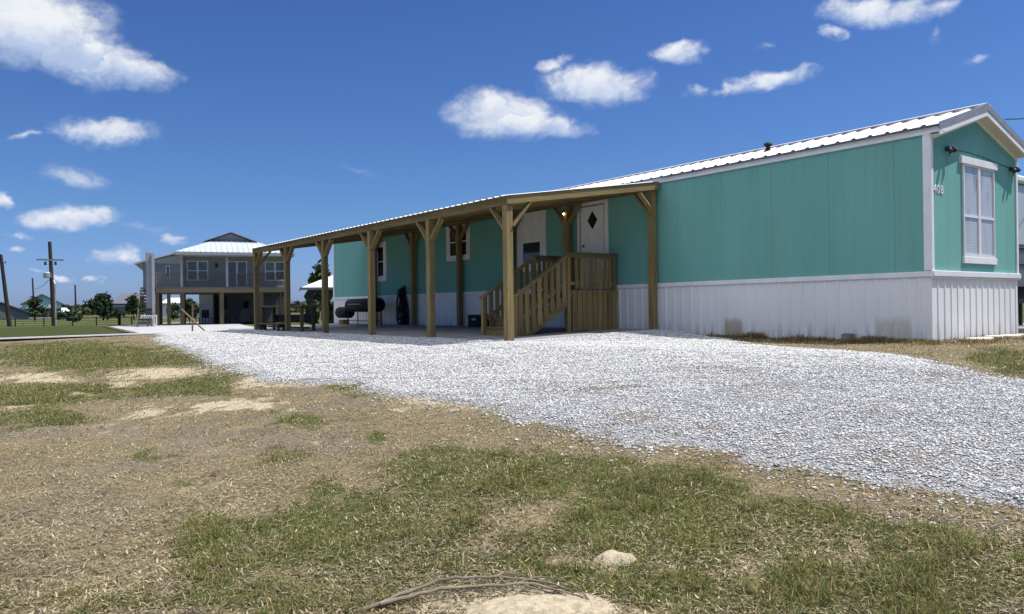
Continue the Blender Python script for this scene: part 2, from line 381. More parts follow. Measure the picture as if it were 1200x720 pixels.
GREEN=[[-12.22, 7.4, 0.66, -0.94, 0.2, 2.6, 0.9], [-10.22, 13.66, 1.54, -2.96, 0.56, 3.68, 0.8], [-9.61, 7.59, 0.52, -1.12, 0.22, 0.78, 0.6], [-10.55, 15.85, 1.48, -2.62, 0.68, 5.4, 0.9], [-9.16, 10.69, 0.36, -0.82, 0.34, 1.36, 0.8], [-11.68, 7.78, 0.86, -1.36, 0.22, 1.88, 1], [-10.28, 6.28, 0.58, -1.16, 0.3, 1.2, 1], [-12.22, 5.63, 0.42, -0.58, 0.08, 0.92, 1], [-10.04, 4.93, 0.24, -0.5, 0.12, 0.46, 1], [-10.1, 2.73, 0.1, -0.18, 0.12, 0.3, 0.8], [-10.13, 1.68, 0.16, -0.28, 0.18, 0.46, 0.8], [-10.33, 0.64, 0.06, -0.1, 0.06, 0.14, 0.8], [-11.66, 1.44, 0.16, -0.22, 0.06, 0.3, 0.6], [-11.12, 0.47, 0.1, -0.12, 0.14, 0.4, 0.6], [-8.81, 3.19, 0.24, -0.52, 0.24, 0.5, 0.9], [-10.22, 0.65, 0.14, -0.22, 0.16, 0.36, 0.8], [-10.23, -0.93, 0.24, -0.36, 0.18, 0.32, 0.8], [-9.7, -1.97, 0.18, -0.22, 0.14, 0.16, 0.7], [-11.97, -1.73, 0.24, -0.28, 0.18, 0.58, 0.85], [-11.65, -2.08, 0.18, -0.18, 0.24, 0.54, 0.9], [-11.17, -1.15, 0.1, -0.12, 0.12, 0.26, 0.7], [-12.91, 0.06, 0.08, -0.06, 0.02, 0.24, 0.6], [-13.02, -1.62, 0.08, -0.06, 0.02, 0.34, 0.7], [-12.81, -1.72, 0.18, -0.18, 0.02, 0.2, 0.5], [-12.57, -2.26, 0.34, -0.34, 0.02, 0.12, 0.8], [-10.21, -1.75, 0.46, -0.56, 0.26, 0.38, 0.9], [-11.22, -2.36, 0.38, -0.42, 0.4, 0.74, 0.9], [-10.91, -3.46, 0.24, -0.26, 0.24, 0.26, 0.9], [-10.0, -2.88, 0.24, -0.24, 0.48, 0.48, 0.9], [-9.72, -3.18, 0.22, -0.26, 0.34, 0.26, 1], [-9.48, -3.73, 0.24, -0.26, 0.24, 0.14, 0.85], [-9.6, -4.33, 0.32, -0.28, 0.4, 0.18, 1], [-10.27, -3.96, 0.34, -0.3, 0.38, 0.26, 0.75], [-10.3, -4.39, 0.56, -0.5, 0.22, 0.12, 0.75], [-9.35, -4.56, 0.16, -0.16, 0.42, 0.16, 0.7], [-11.89, -2.76, 0.38, -0.36, 0.1, 0.22, 0.6], [-2.38, -2.0, 0.3, -0.12, 1.54, 0.58, 0.9], [-5.62, -1.23, 0.12, -0.24, 0.2, 0.14, 0.0], [-10.67, -2.56, 0.38, -0.44, 0.36, 0.5, 0.5]]
SAND=[[-11.69, 10.66, 0.7, -1.06, 0.14, 1.34, 1], [-9.99, 8.96, 0.6, -1.18, 0.2, 0.9, 1], [-10.72, 8.06, 0.24, -0.46, 0.1, 0.52, 0.8], [-11.53, 7.29, 0.22, -0.36, 0.06, 0.56, 1], [-10.3, 3.88, 0.52, -1.0, 0.2, 0.7, 0.9], [-12.41, 6.73, 0.18, -0.26, 0.04, 0.4, 0.9], [-9.25, 5.67, 0.26, -0.56, 0.3, 0.84, 0.9], [-10.3, 0.65, 0.08, -0.1, 0.1, 0.24, 0.6], [-8.64, 1.74, 0.24, -0.46, 0.3, 0.5, 0.9], [-11.25, -3.51, 0.3, -0.3, 0.12, 0.14, 1], [-10.65, -3.37, 0.06, -0.08, 0.08, 0.06, 1], [-11.3, 4.86, 0.44, -0.76, 0.16, 0.86, 0.5], [-10.68, 0.63, 0.3, -0.44, 0.18, 0.46, 0.45], [-11.9, 3.46, 0.4, -0.58, 0.08, 0.54, 0.5], [-9.05, 0.79, 0.28, -0.56, 0.26, 0.42, 0.4], [-12.27, -2.38, 0.14, -0.16, 0.04, 0.12, 0.4], [-10.78, -3.71, 0.06, -0.08, 0.06, 0.06, 0.5]]
DRY=[[-10.48, -2.63, 0.18, -0.2, 0.16, 0.18, 0.8], [-10.31, -3.61, 0.1, -0.1, 0.1, 0.08, 0.9], [-10.84, -3.95, 0.12, -0.1, 0.06, 0.04, 0.9], [-9.87, -3.93, 0.06, -0.06, 0.06, 0.04, 0.7], [-12.49, -0.22, 0.6, -0.68, 0.14, 1.04, 0.9], [-11.14, -1.54, 0.24, -0.28, 0.16, 0.32, 0.5]]
DIRT=[[-7.57, 0.18, 0.34, -0.66, 0.28, 0.28, 0.8], [-7.7, 1.41, 0.14, -0.34, 0.18, 0.22, 0.5], [-4.87, -2.41, 0.36, -0.22, 0.5, 0.22, 0.8], [-6.11, -0.27, 0.26, -0.64, 0.32, 0.24, 0.7], [-8.3, -3.5, 0.22, -0.24, 0.12, 0.06, 0.8], [-6.67, -1.46, 0.28, -0.5, 0.28, 0.18, 0.6], [-8.43, -1.31, 0.14, -0.26, 0.22, 0.2, 0.8], [-8.38, -2.11, 0.1, -0.16, 0.1, 0.1, 0.6], [-6.95, 3.23, 0.46, -1.24, 0.34, 0.5, 0.4], [-7.36, -2.74, 0.5, -0.58, 0.22, 0.12, 0.4]]
# outline of the gravel drive: lower edge, past the frame, back along the wall and the slab
GPOLY = np.array([[-5.4, 24.6], [-7.2, 22.6]] + LOW + [[-8.35, -5.6], [-7.8, -8], [-6.5, -11], [-1.5, -11.5], [-2.9, -8], [-4.4, -5.0]] + UPR[::-1] +
                 [[-.25, 4.6], [-.02, 5.2], [-.02, 6.2], [-4.2, 6.2], [-4.2, 24.6]])
def inside_dist(x, y, P):
    """signed distance to a polygon, positive inside"""
    x = np.asarray(x, float); y = np.asarray(y, float); ins = np.zeros(x.shape, bool); dm = np.full(x.shape, 1e9)
    n = len(P)
    for i in range(n):
        ax, ay = P[i]; bx, by = P[(i+1) % n]; ex, ey = bx-ax, by-ay
        t = np.clip(((x-ax)*ex+(y-ay)*ey)/max(1e-12, ex*ex+ey*ey), 0, 1)
        dm = np.minimum(dm, np.hypot(x-ax-t*ex, y-ay-t*ey))
        c = ((ay > y) != (by > y)); xx = ax + (y-ay)*ex/(ey if abs(ey) > 1e-9 else 1e-9); ins ^= c & (x < xx)
    return np.where(ins, dm, -dm)
def drive_edge(x, y):
    return inside_dist(x, y, GPOLY) + .55*(fbm(x, y, 1.7, 61)-.5) + .30*(fbm(x, y, 7, 62)-.5)
def blobs(x, y, L):
    t = np.zeros(np.shape(x))
    for cx, cy, ax, ay, bx, by, s in L:
        det = ax*by - ay*bx
        if abs(det) < 1e-6: continue
        dx = x-cx; dy = y-cy; u = (dx*by - dy*bx)/det; v = (ax*dy - ay*dx)/det
        t = np.maximum(t, s*sm(1.75, .25, np.hypot(u, v)))
    return t
def masks(x, y):
    wx = x + .8*(fbm(x, y, .9, 21)-.5) + .3*(fbm(x, y, 4, 31)-.5); wy = y + 1.0*(fbm(x, y, .8, 22)-.5) + .35*(fbm(x, y, 4, 32)-.5)
    g = blobs(wx, wy, GREEN); s = blobs(wx, wy, SAND); d = blobs(wx, wy, DRY)
    n = fbm(x, y, 1.6, 41); n2 = fbm(x, y, 6, 43); n3 = fbm(x, y, 17, 45)
    brk = 1.1*(n-.5) + 1.0*(n2-.5) + .6*(n3-.5)
    near = sm(1.0, -3.0, y)*sm(-12.2, -10.2, x)
    g = sm(.16, 1.02, (g + .22*near)*(1-.6*d)*(1-.75*s) + .10 + .75*brk)
    s = sm(.25, 1.15, s + 1.15*brk)
    far = sm(26.5, 30, y) + sm(3.6, 8, x) + sm(30, 60, np.hypot(x+13, y+6)) ; far = np.clip(far, 0, 1)
    g = g*(1-far) + far*(.70 + .3*n)
    # sparse strip along the drive and the trampled soil at its foot
    gd = drive_edge(x, y)
    if gd is not None:
        st = sm(-.55, -.1, gd)*(1-far); g = g*(1-.6*st*(y < 3.5)); s = np.maximum(s, .5*sm(-.5, -.02, gd)*sm(.45, .62, n)*(1-far)*(y > .5))
    return g, np.clip(s, 0, 1), gd
def axis(parts):
    out = []
    for a, b, st in parts: out += list(np.arange(a, b, st))
    return np.array(out)
def geo(a, b, st, k=1.25):
    out = []; p = a
    while p < b: out.append(p); st *= k; p += st
    out.append(b); return out
gx = np.concatenate([-np.array(geo(18, 2400, .6))[::-1], np.arange(-17.6, -3.4, .11), np.arange(-3.4, 12, .35), np.array(geo(12, 2400, .8))])
gy = np.concatenate([-np.array(geo(12, 1200, .6))[::-1], np.arange(-11.6, 12, .12), np.arange(12, 40, .35), np.array(geo(40, 3000, 1.0))])
def grid(gx, gy):
    X, Y = np.meshgrid(gx, gy); nx, ny = len(gx), len(gy)
    i = np.arange(ny-1)[:, None]*nx + np.arange(nx-1)[None]
    return X.ravel(), Y.ravel(), np.stack([i, i+1, i+nx+1, i+nx], -1).reshape(-1, 4)
X, Y, F = grid(gx, gy); Z = ter(X, Y); Gm, Sm, Gd = masks(X, Y)
under = Gd > .4
Z = np.where((X > -.1) & (X < 3.6) & (Y > -.1) & (Y < 24.1), Z-.02, Z)
Z = np.where((X > -4.25) & (X < .05) & (Y > 6.0) & (Y < 23.9), Z-.10, Z)

def ground_mat():
    q = NT('grass_and_soil', .95, .1)
    g = q.attr('green').outputs['Fac']; s = q.attr('sand').outputs['Fac']
    n1 = q.noise(2.3, 7, .65); n2 = q.noise(18, 6, .7); n3 = q.noise(70, 4, .7); nf = q.noise(.35, 7, .65)
    soil = q.mix(q.mapr(n1, .3, .7), (.140, .110, .070), (.235, .192, .124))
    straw = q.mix(q.mapr(n3, .35, .65), (.060, .046, .022), (.31, .255, .152))
    c = q.mix(q.mapr(q.math('ADD', q.math('MULTIPLY', n2, .5), q.math('MULTIPLY', n1, .5)), .42, .56), soil, straw)
    c = q.mix(q.math('MULTIPLY', q.mapr(q.noise(.75, 5, .6), .50, .66), .7), c, q.mix(n3, (.135, .112, .088), (.205, .172, .135)))
    c = q.mix(q.math('MULTIPLY', q.mapr(q.noise(1.1, 6, .65), .56, .70), .5), c, (.33, .245, .135))
    sandc = q.mix(q.mapr(n2, .3, .7), (.33, .27, .18), (.50, .43, .31))
    gf = q.math('ADD', s, q.math('MULTIPLY', q.math('SUBTRACT', n2, .5), .9))
    c = q.mix(q.mapr(gf, .22, .62), c, sandc)
    gr = q.mix(q.mapr(n3, .35, .65), (.024, .031, .008), (.085, .104, .028))
    gr = q.mix(q.mapr(nf, .35, .7), gr, (.105, .115, .042))
    gr = q.mix(q.math('MULTIPLY', q.mapr(n2, .5, .7), .5), gr, (.15, .125, .065))
    lw = q.attr('lawn').outputs['Fac']; gr = q.mix(lw, gr, q.mix(q.mapr(n2, .3, .7), (.030, .040, .011), (.060, .070, .022)))
    ff = q.math('ADD', g, q.math('MULTIPLY', q.math('SUBTRACT', q.math('ADD', q.math('MULTIPLY', n2, .6), q.math('MULTIPLY', n3, .4)), .5), 1.1))
    c = q.mix(q.mapr(ff, .25, .72), c, gr)
    q.col(c); q.bump(q.math('ADD', n2, q.math('MULTIPLY', n3, .6)), .55, .03); return q.m
M['ground'] = ground_mat()
gob = np_mesh('ground', np.stack([X, Y, Z], 1), F, M['ground'], {'green': Gm, 'sand': Sm, 'lawn': sm(25.9, 26.2, Y)*sm(62, 52, Y)*sm(0, -6, X)}, smooth=True)
struct(gob, label='patchy lawn with dry straw, green tufts and bare sandy soil')

# ------------------------------------------------------------------ gravel drive
def gravel_mat():
    q = NT('white_limestone_gravel', .9, .2)
    v = q.vor(58, (1,1,1), 'Color'); vd = q.vor(58, (1,1,1), 'Distance'); sepc = q.node('ShaderNodeSeparateColor'); q.L.new(v, sepc.inputs[0])
    n1 = q.noise(.9, 6, .65); n3 = q.noise(90, 3, .6)
    c = q.mix(sepc.outputs[0], (.27, .27, .275), (.56, .56, .56))
    c = q.mix(q.math('MULTIPLY', q.mapr(sepc.outputs[1], .80, .92), .8), c, (.22, .21, .20))
    c = q.mix(q.math('MULTIPLY', q.mapr(q.math('ADD', q.math('MULTIPLY', n1, .65), q.math('MULTIPLY', q.noise(9, 5, .65), .35)), .54, .66), .55), c, (.40, .34, .26))
    c = q.mix(q.math('MULTIPLY', q.mapr(q.noise(16, 5, .7), .52, .70), .45), c, (.40, .40, .40))
    dt = q.attr('dirt').outputs['Fac']; c = q.mix(q.math('MULTIPLY', q.mapr(q.math('ADD', dt, q.math('MULTIPLY', q.math('SUBTRACT', q.noise(14, 5, .7), .5), .8)), .25, .8), .8), c, (.27, .21, .14))
    q.col(c); h = q.math('ADD', q.math('SUBTRACT', 1.0, q.math('MULTIPLY', vd, 1.3)), q.math('MULTIPLY', n3, .2)); q.bump(h, .9, .03)
    return q.m
M['gravel'] = gravel_mat()
ax = np.arange(-10.5, 1.0, .09); ay = np.arange(-11.6, 25, .09)
X, Y, F = grid(ax, ay)
gd = drive_edge(X, Y)
Z = ter(X, Y) - .004 + .026*sm(-.04, .30, gd) + (.018*(fbm(X, Y, 5, 64)-.5) + .03*(fbm(X, Y, .9, 65)-.5))*sm(0, .5, gd)
Z = np.where((X > -4.3) & (Y > 6.0), np.minimum(Z, ter(X, Y)-.01), Z)
keep = (gd[F] > -.03).all(1); F = F[keep]; used = np.unique(F); mp = np.zeros(len(X), int); mp[used] = np.arange(len(used))
drv = np_mesh('gravel_drive', np.stack([X, Y, Z], 1)[used], mp[F], M['gravel'], {'dirt': blobs(X, Y, DIRT)[used]}, smooth=True)
struct(drv, label='white limestone gravel drive beside the teal mobile home')

def rel(x, y):
    """distance ahead of and sideways from the standpoint"""
    dx = x-CP[0]; dy = y-CP[1]; return dx*_fw[0]+dy*_fw[1], dx*_rt[0]+dy*_rt[1]
def in_view(x, y, mrg=.08):
    d, s = rel(x, y); return (d > 2.4) & (np.abs(s) < d*(.664+mrg) + .25)
def stone_mat():
    q = NT('limestone_chips', .85, .25); a = q.attr('tint').outputs['Color']; n = q.noise(60, 3, .6)
    q.col(q.mix(q.math('MULTIPLY', q.mapr(n, .4, .7), .25), a, (.30, .30, .31))); return q.m
M['stone'] = stone_mat()
OCT = np.array([[1,0,0],[-1,0,0],[0,1,0],[0,-1,0],[0,0,1],[0,0,-1]], float)
OF = np.array([[0,2,4],[2,1,4],[1,3,4],[3,0,4],[2,0,5],[1,2,5],[3,1,5],[0,3,5]])
def stones(name, x, y, z, size, label, tint=None):
    n = len(x); V = OCT[None]*(1+.5*(rng.random((n,6,1))-.5)) + .35*(rng.random((n,6,3))-.5)
    sc3 = size[:,None,None]*np.stack([.7+.6*rng.random(n), .7+.6*rng.random(n), .34+.25*rng.random(n)], 1)[:,None,:]
    V = V*sc3; a = rng.random(n)*6.283; tl = (rng.random(n)-.5)*.9
    c, s = np.cos(tl)[:,None], np.sin(tl)[:,None]; V = np.stack([V[...,0], V[...,1]*c-V[...,2]*s, V[...,1]*s+V[...,2]*c], -1)
    c, s = np.cos(a)[:,None], np.sin(a)[:,None]; V = np.stack([V[...,0]*c-V[...,1]*s, V[...,0]*s+V[...,1]*c, V[...,2]], -1)
    V += np.stack([x, y, z], 1)[:,None,:]
    F = (OF[None] + 6*np.arange(n)[:,None,None]).reshape(-1, 3)
    b = np.clip(.575 + .10*rng.standard_normal(n), .30, .84); t = np.stack([b*1.0, b*1.0, b*.985], 1)
    k = rng.random(n) < .07; t[k] *= [.62, .56, .48]; k = rng.random(n) < .06; t[k] *= .45
    o = np_mesh(name, V.reshape(-1, 3), F, M['stone'], colors=np.repeat(t, 6, 0)); struct(o, 'stuff', label); return o
def gravel_z(x, y):
    gd = drive_edge(x, y)
    z = ter(x, y) - .004 + .026*sm(-.04, .30, gd) + (.018*(fbm(x, y, 5, 64)-.5) + .03*(fbm(x, y, .9, 65)-.5))*sm(0, .5, gd)
    return gd, z
n = 1150000
x = rng.uniform(-10.2, 0, n); y = rng.uniform(-7.5, 24.6, n)
d, s_ = rel(x, y); k = in_view(x, y) & (rng.random(n) < np.clip(1.25*(7.5/np.maximum(d, 2))**1.1, .12, 1))
x, y, d = x[k], y[k], d[k]; gd, z = gravel_z(x, y)
k = (gd > .0) & ~((x > -4.3) & (y > 5.85)); x, y, z, d, gd = x[k], y[k], z[k], d[k], gd[k]
k = rng.random(len(x)) < (.25 + .75*sm(0, .3, gd))*(1-.6*blobs(x, y, DIRT)*sm(.35, .6, fbm(x, y, 8, 66))); x, y, z, d = x[k], y[k], z[k], d[k]
stones('gravel_stones', x, y, z+.004, (.0062+.009*rng.random(len(x))**2)*np.clip(d/7, 1, 2.2)**.6, 'loose white limestone chips covering the drive')
# chips kicked out onto the grass beside the drive
n = 260000; x = rng.uniform(-10.6, -3.5, n); y = rng.uniform(-6.5, 14, n); k = in_view(x, y); x, y = x[k], y[k]
gd, _z = gravel_z(x, y); k = (gd < .05) & (rng.random(len(x)) < .40*np.exp(np.minimum(gd, 0)/.12) + .007*np.exp(np.minimum(gd, 0)/.6)); x, y = x[k], y[k]
stones('scattered_stones', x, y, ter(x, y)+.004, .007+.015*rng.random(len(x))**1.8, 'stray white chips scattered in the grass along the drive')

# ------------------------------------------------------------------ grass blades and dry litter
def blade_mat():
    q = NT('grass_blades', .75, .2); q.L.new(q.attr('tint').outputs['Color'], q.b.inputs['Base Color'])
    tr = q.node('ShaderNodeBsdfTranslucent'); q.L.new(q.attr('tint').outputs['Color'], tr.inputs[0])
    ms = q.node('ShaderNodeMixShader'); ms.inputs[0].default_value = .25
    q.L.new(q.b.outputs[0], ms.inputs[1]); q.L.new(tr.outputs[0], ms.inputs[2]); q.L.new(ms.outputs[0], q.N['Material Output'].inputs[0]); return q.m
M['blade'] = blade_mat()
def blades(name, x, y, z, h, lean, w, tint, label, curl=.62):
    """5-point bent blades: base pair, middle pair, tip"""
    n = len(x); a = rng.random(n)*6.283; ca, sa = np.cos(a), np.sin(a)
    b = np.stack([x, y, z], 1); side = np.stack([-sa, ca, np.zeros(n)], 1)*(w/2)[:,None]; fw = np.stack([ca, sa, np.zeros(n)], 1); upv = np.array([0,0,1.])
    l1 = lean*curl; m_ = b + fw*(h*.55*np.sin(l1))[:,None] + upv*(h*.55*np.cos(l1))[:,None]
    l2 = np.minimum(lean*1.2, 1.66); t = m_ + fw*(h*.45*np.sin(l2))[:,None] + upv*(h*.45*np.cos(l2))[:,None]
    V = np.stack([b-side, b+side, m_+side*.75, m_-side*.75, t], 1).reshape(-1, 3); o5 = 5*np.arange(n)[:,None]
    F = np.concatenate([o5+[0,1,2], o5+[0,2,3], o5+[3,2,4]])
    o = np_mesh(name, V, F, M['blade'], colors=np.repeat(tint, 5, 0)); struct(o, 'stuff', label); return o
def scatter(n, dmin, dmax, pw):
    """points of the foreground, thinning with distance"""
    u = rng.random(n); e = 2-pw; d = (dmin**e + u*(dmax**e-dmin**e))**(1/e)
    s = (rng.random(n)*2-1)*(d*.73+.2); x = CP[0]+d*_fw[0]+s*_rt[0]; y = CP[1]+d*_fw[1]+s*_rt[1]
    return x, y, d
x, y, d = scatter(760000, 2.7, 26, 1.75)
g, s, gd = [np.concatenate(t) for t in zip(*[masks(a, b) for a, b in zip(np.array_split(x, 4), np.array_split(y, 4))])]
k = (gd < .06) & (y < 25.8) & ~((x > -4.3) & (y > 5.9)) & ~((x > -.1) & (y > -.1)); x, y, d, g, s = x[k], y[k], d[k], g[k], s[k]
cl = fbm(x, y, 14, 51); pg = np.clip(g*1.25*(.35+1.3*sm(.3, .65, cl)), 0, 1)
k = rng.random(len(x)) < pg; X, Y, D, G = x[k], y[k], d[k], g[k]; n = len(X)
t = rng.random((n,1)); tint = (1-t)*np.array([.056,.078,.019]) + t*np.array([.185,.215,.066])
tint = tint*(.75+.5*fbm(X, Y, 1.7, 55))[:,None]
k2 = rng.random(n) < .36 - .16*G; tint[k2] = np.array([.30,.235,.125])*(.6+.7*rng.random((k2.sum(),1)))
k3 = rng.random(n) < .25; tint[k3] = tint[k3]*[1.5, 1.25, 1.0]
far_ = np.clip(D/6, 1, 3.5)
blades('lawn_grass', X, Y, ter(X, Y)-.004, (.020+.036*rng.random(n))*(.65+.6*G)*(.75+.8*sm(.5, .72, fbm(X, Y, 5, 53)))*far_**.25, np.where(rng.random(n) < .7, .95+.6*rng.random(n), .3+.7*rng.random(n)), (.0028+.0026*rng.random(n))*far_**.9, tint, 'short green grass growing in uneven patches')
k = (rng.random(len(x)) < np.clip(.95*(1-.40*g)*(1-.60*s)*(.5+1.1*sm(.35,.65,fbm(x, y, 3.1, 57)))*(.75+.6*sm(.35,.65,fbm(x, y, .8, 59))), .04, 1)*.62); X, Y, D, S = x[k], y[k], d[k], s[k]; n = len(X)
t = rng.random((n,1))**1.3; t = t*(.55+.9*fbm(X, Y, 2.4, 58))[:,None]; tint = (1-t)*np.array([.050,.038,.018]) + t*np.array([.60,.52,.33])
k2 = rng.random(n) < .05; tint[k2] = [.50,.43,.31]
far_ = np.clip(D/6, 1, 3.5)
blades('dry_straw', X, Y, ter(X, Y)+.003+.010*rng.random(n), .014+.046*rng.random(n)**2, np.where(rng.random(n) < .75, 1.32+.26*rng.random(n), .8+.6*rng.random(n)), (.0026+.0075*rng.random(n)**2.2)*far_**.9, tint, 'dead straw and clippings littering the lawn', .96)

# ------------------------------------------------------------------ concrete slab under the carport
def concrete(name, c):
    q = NT(name, .85, .2); n = q.noise(.9, 7, .65); f = q.noise(14, 5, .65)
    a = q.mix(q.mapr(n, .3, .7), tuple(x*.82 for x in c), tuple(x*1.1 for x in c)); a = q.mix(q.math('MULTIPLY', q.mapr(f, .5, .75), .3), a, tuple(x*.7 for x in c))
    st = q.noise(.5, 3, .5); a = q.mix(q.math('MULTIPLY', q.mapr(st, .55, .7), .35), a, tuple(x*.6 for x in c))
    q.col(a); q.bump(f, .15, .01); return q.m
M['concrete'] = concrete('pale_concrete', (.285, .285, .29))
sl = MB(); HL = 24.0; HW = 3.49
X0, X1 = -4.40, -.035
sl.add([(X0,5.86,-.2),(X1,5.86,-.2),(X1,23.6,-.2),(X0,23.6,-.2),(X0,5.86,.012),(X1,5.86,.135),(X1,23.6,.135),(X0,23.6,.012)],
       [(0,3,2,1),(4,5,6,7),(0,1,5,4),(1,2,6,5),(2,3,7,6),(3,0,4,7)])
struct(sl.build('concrete_slab', M['concrete']), label='smooth pale concrete slab under the timber carport')
def slab_z(x): return .012 + (x-X0)/(X1-X0)*.123

# ------------------------------------------------------------------ teal mobile home
ZB, ZT, ZE, ZR = 1.193, 3.478, 3.60, 4.13       # skirting top, siding top, eave, ridge
XM = HW/2
home = thing('mobile_home', 'long teal single-wide mobile home with white ribbed skirting and white metal roof', 'mobile home', (0,0,0))
w = MB()
gz = lambda x: ZT + .02 + (ZR-.09-ZT)*(1-abs(x-XM)/XM)
w.prism([(0,ZB),(HW,ZB),(HW,ZT),(XM,gz(XM)),(0,ZT)], 1, 0.0, HL)
w.build('wall', M['teal'], home)
# ribbed skirting, corrugated in the metal itself
def ribbed(p0, p1, z0, z1, pitch, depth, nrm):
    """trapezoid ribs between two floor points"""
    p0 = np.array(p0, float); p1 = np.array(p1, float); Ln = np.linalg.norm(p1-p0); d = (p1-p0)/Ln; vs = []; u = 0
    prof = []
    while u < Ln-.001:
        for a, b in ((0,0),(.70,0),(.78,1),(.92,1),(1.0,0)):
            if u+a*pitch <= Ln and (a > 0 or u == 0): prof.append((u+a*pitch, b))
        u += pitch
    prof.append((Ln, 0)); mb = MB(); n = len(prof)
    for q, b in prof:
        x, y = p0 + d*q + np.array(nrm)*depth*b; vs += [(x,y,z0),(x,y,z1)]
    mb.add(vs, [(2*i,2*i+2,2*i+3,2*i+1) for i in range(n-1)]); return mb
sk = MB()
for seg in (((0,0),(0,HL),(-1,0)), ((0,0),(HW,0),(0,-1)), ((HW,0),(HW,HL),(1,0)), ((0,HL),(HW,HL),(0,1))):
    r = ribbed(seg[0], seg[1], -.35, ZB-.03, .245, .014, seg[2]); sk.add(r.v, r.f)
skirt = sk.build('skirting', M['skirt'], home)
# cap rail over the skirting
cr = MB(); cr.box(-.030, 0.0, -.03, HL+.02, ZB-.09, ZB); cr.build('skirting_cap', M['white_trim'], home, bevel=.006)
cr = MB(); cr.box(-.034, HW+.04, -.055, 0, ZB-.085, ZB+.012); cr.box(-.034, HW+.04, -.04, 0, ZB-.115, ZB-.085); cr.build('skirting_cap', M['white_vinyl'], home, bevel=.008)
ct = MB(); ct.box(-.022, .0, -.022, .115, ZB+.013, ZT); ct.box(.001, .055, -.022, -.001, ZB+.013, ZT+.03); ct.build('corner_trim', M['white_trim'], home)
ct = MB(); ct.box(HW-.05, HW+.022, -.022, -.001, ZB+.013, ZT+.0); ct.build('corner_trim', M['white_trim'], home)
ct = MB(); ct.box(-.022, .0, HL-.10, HL+.02, ZB+.001, ZT); ct.build('corner_trim', M['white_trim'], home)
fr = MB(); fr.box(-.028, -.001, .0, HL, ZT, ZE+.02); fr.box(-.028, .12, -.20, -.0005, ZT+.01, ZE+.02); fr.build('eave_trim', M['white_trim'], home)
fr = MB(); fr.box(HW+.001, HW+.028, 0, HL, ZT, ZE); fr.build('eave_trim', M['white_trim'], home)
# roof: ribbed metal, rib lines running up the slope
OH, OV = .075, .185
sl_ = (ZR-ZE)/XM
def roof_z(x): return ZR - abs(x-XM)*sl_
rf = MB(); prof = []; u = -OV; L2 = HL+.15
while u < L2:
    for a, b in ((0,0),(.66,0),(.76,1),(.90,1)):
        if u+a*.305 < L2: prof.append((u+a*.305, b*.024))
    u += .305
prof.append((L2, 0)); vs = []; xs = (-OH, XM, HW+OH)
for y, b in prof:
    for x in xs: vs.append((x, y, roof_z(x)+.03+b))
n = len(prof); fs = []
for i in range(n-1):
    for j in range(2): fs.append((3*i+j, 3*i+j+1, 3*i+j+4, 3*i+j+3))
rf.add(vs, fs); roof = rf.build('roof', M['white_roof'], home)
# underside and dark drip edge along the eaves
ed = MB(); ed.box(-OH+.012, -.03, -OV+.02, HL+.1, roof_z(-OH)-.0, roof_z(-OH)+.026); ed.build('drip_edge', M['dark_edge'], home)
rc = MB()
for s in (-1, 1): rc.add([(XM, -OV-.02, ZR+.085),(XM+s*.14, -OV-.02, ZR+.085-.14*sl_),(XM+s*.14, L2, ZR+.085-.14*sl_),(XM, L2, ZR+.085)], [(0,1,2,3)])
rcap = rc.build('ridge_cap', M['white_roof'], roof)
# gable rake: grey metal flashing over a white barge board, cream soffit behind it
def rake(s, y0, y1, z0, z1, name, mat, x_in=0.0, x_out=OH):
    mb = MB(); xe = XM + s*(XM+x_out)
    a = [(XM, y0), (xe, y0)]
    zz = lambda x: roof_z(x)
    P = [(XM+s*x_in, zz(XM)+z0), (xe, zz(xe)+z0), (xe, zz(xe)+z1), (XM+s*x_in, zz(XM)+z1)]
    mb.prism(P, 1, y0, y1); return mb.build(name, mat, home)
for s in (-1, 1):
    rake(s, -OV-.022, -OV-.002, -.055, .062, 'rake_flashing', M['rake'], x_out=OH+.02)
    rake(s, -OV-.012, -OV+.012, -.150, -.056, 'barge_board', M['white_trim'], x_out=OH-.01)
    mb = MB(); xe = XM + s*(XM+OH-.03)
    P = [(XM, ZR-.150), (xe, roof_z(xe)-.150), (xe, roof_z(xe)-.135), (XM, ZR-.135)]
    mb.prism(P, 1, -OV+.013, -.001); mb.build('soffit', M['soffit'], home)
    rake(s, -.026, -.0015, -.215, -.151, 'gable_trim', M['white_trim'], x_out=-.06 if s < 0 else 0)
# plumbing vent
vt = MB(); vt.lathe([(.045,0),(.045,.13),(.085,.135),(.09,.17),(.07,.20),(.02,.215)], (1.0, 3.80, roof_z(1.0)+.02), 12); vt.lathe([(.11,0),(.07,.05),(.045,.06)], (1.0, 3.80, roof_z(1.0)+.02), 12)
vt.build('roof_vent', M['black'], roof, smooth=True)

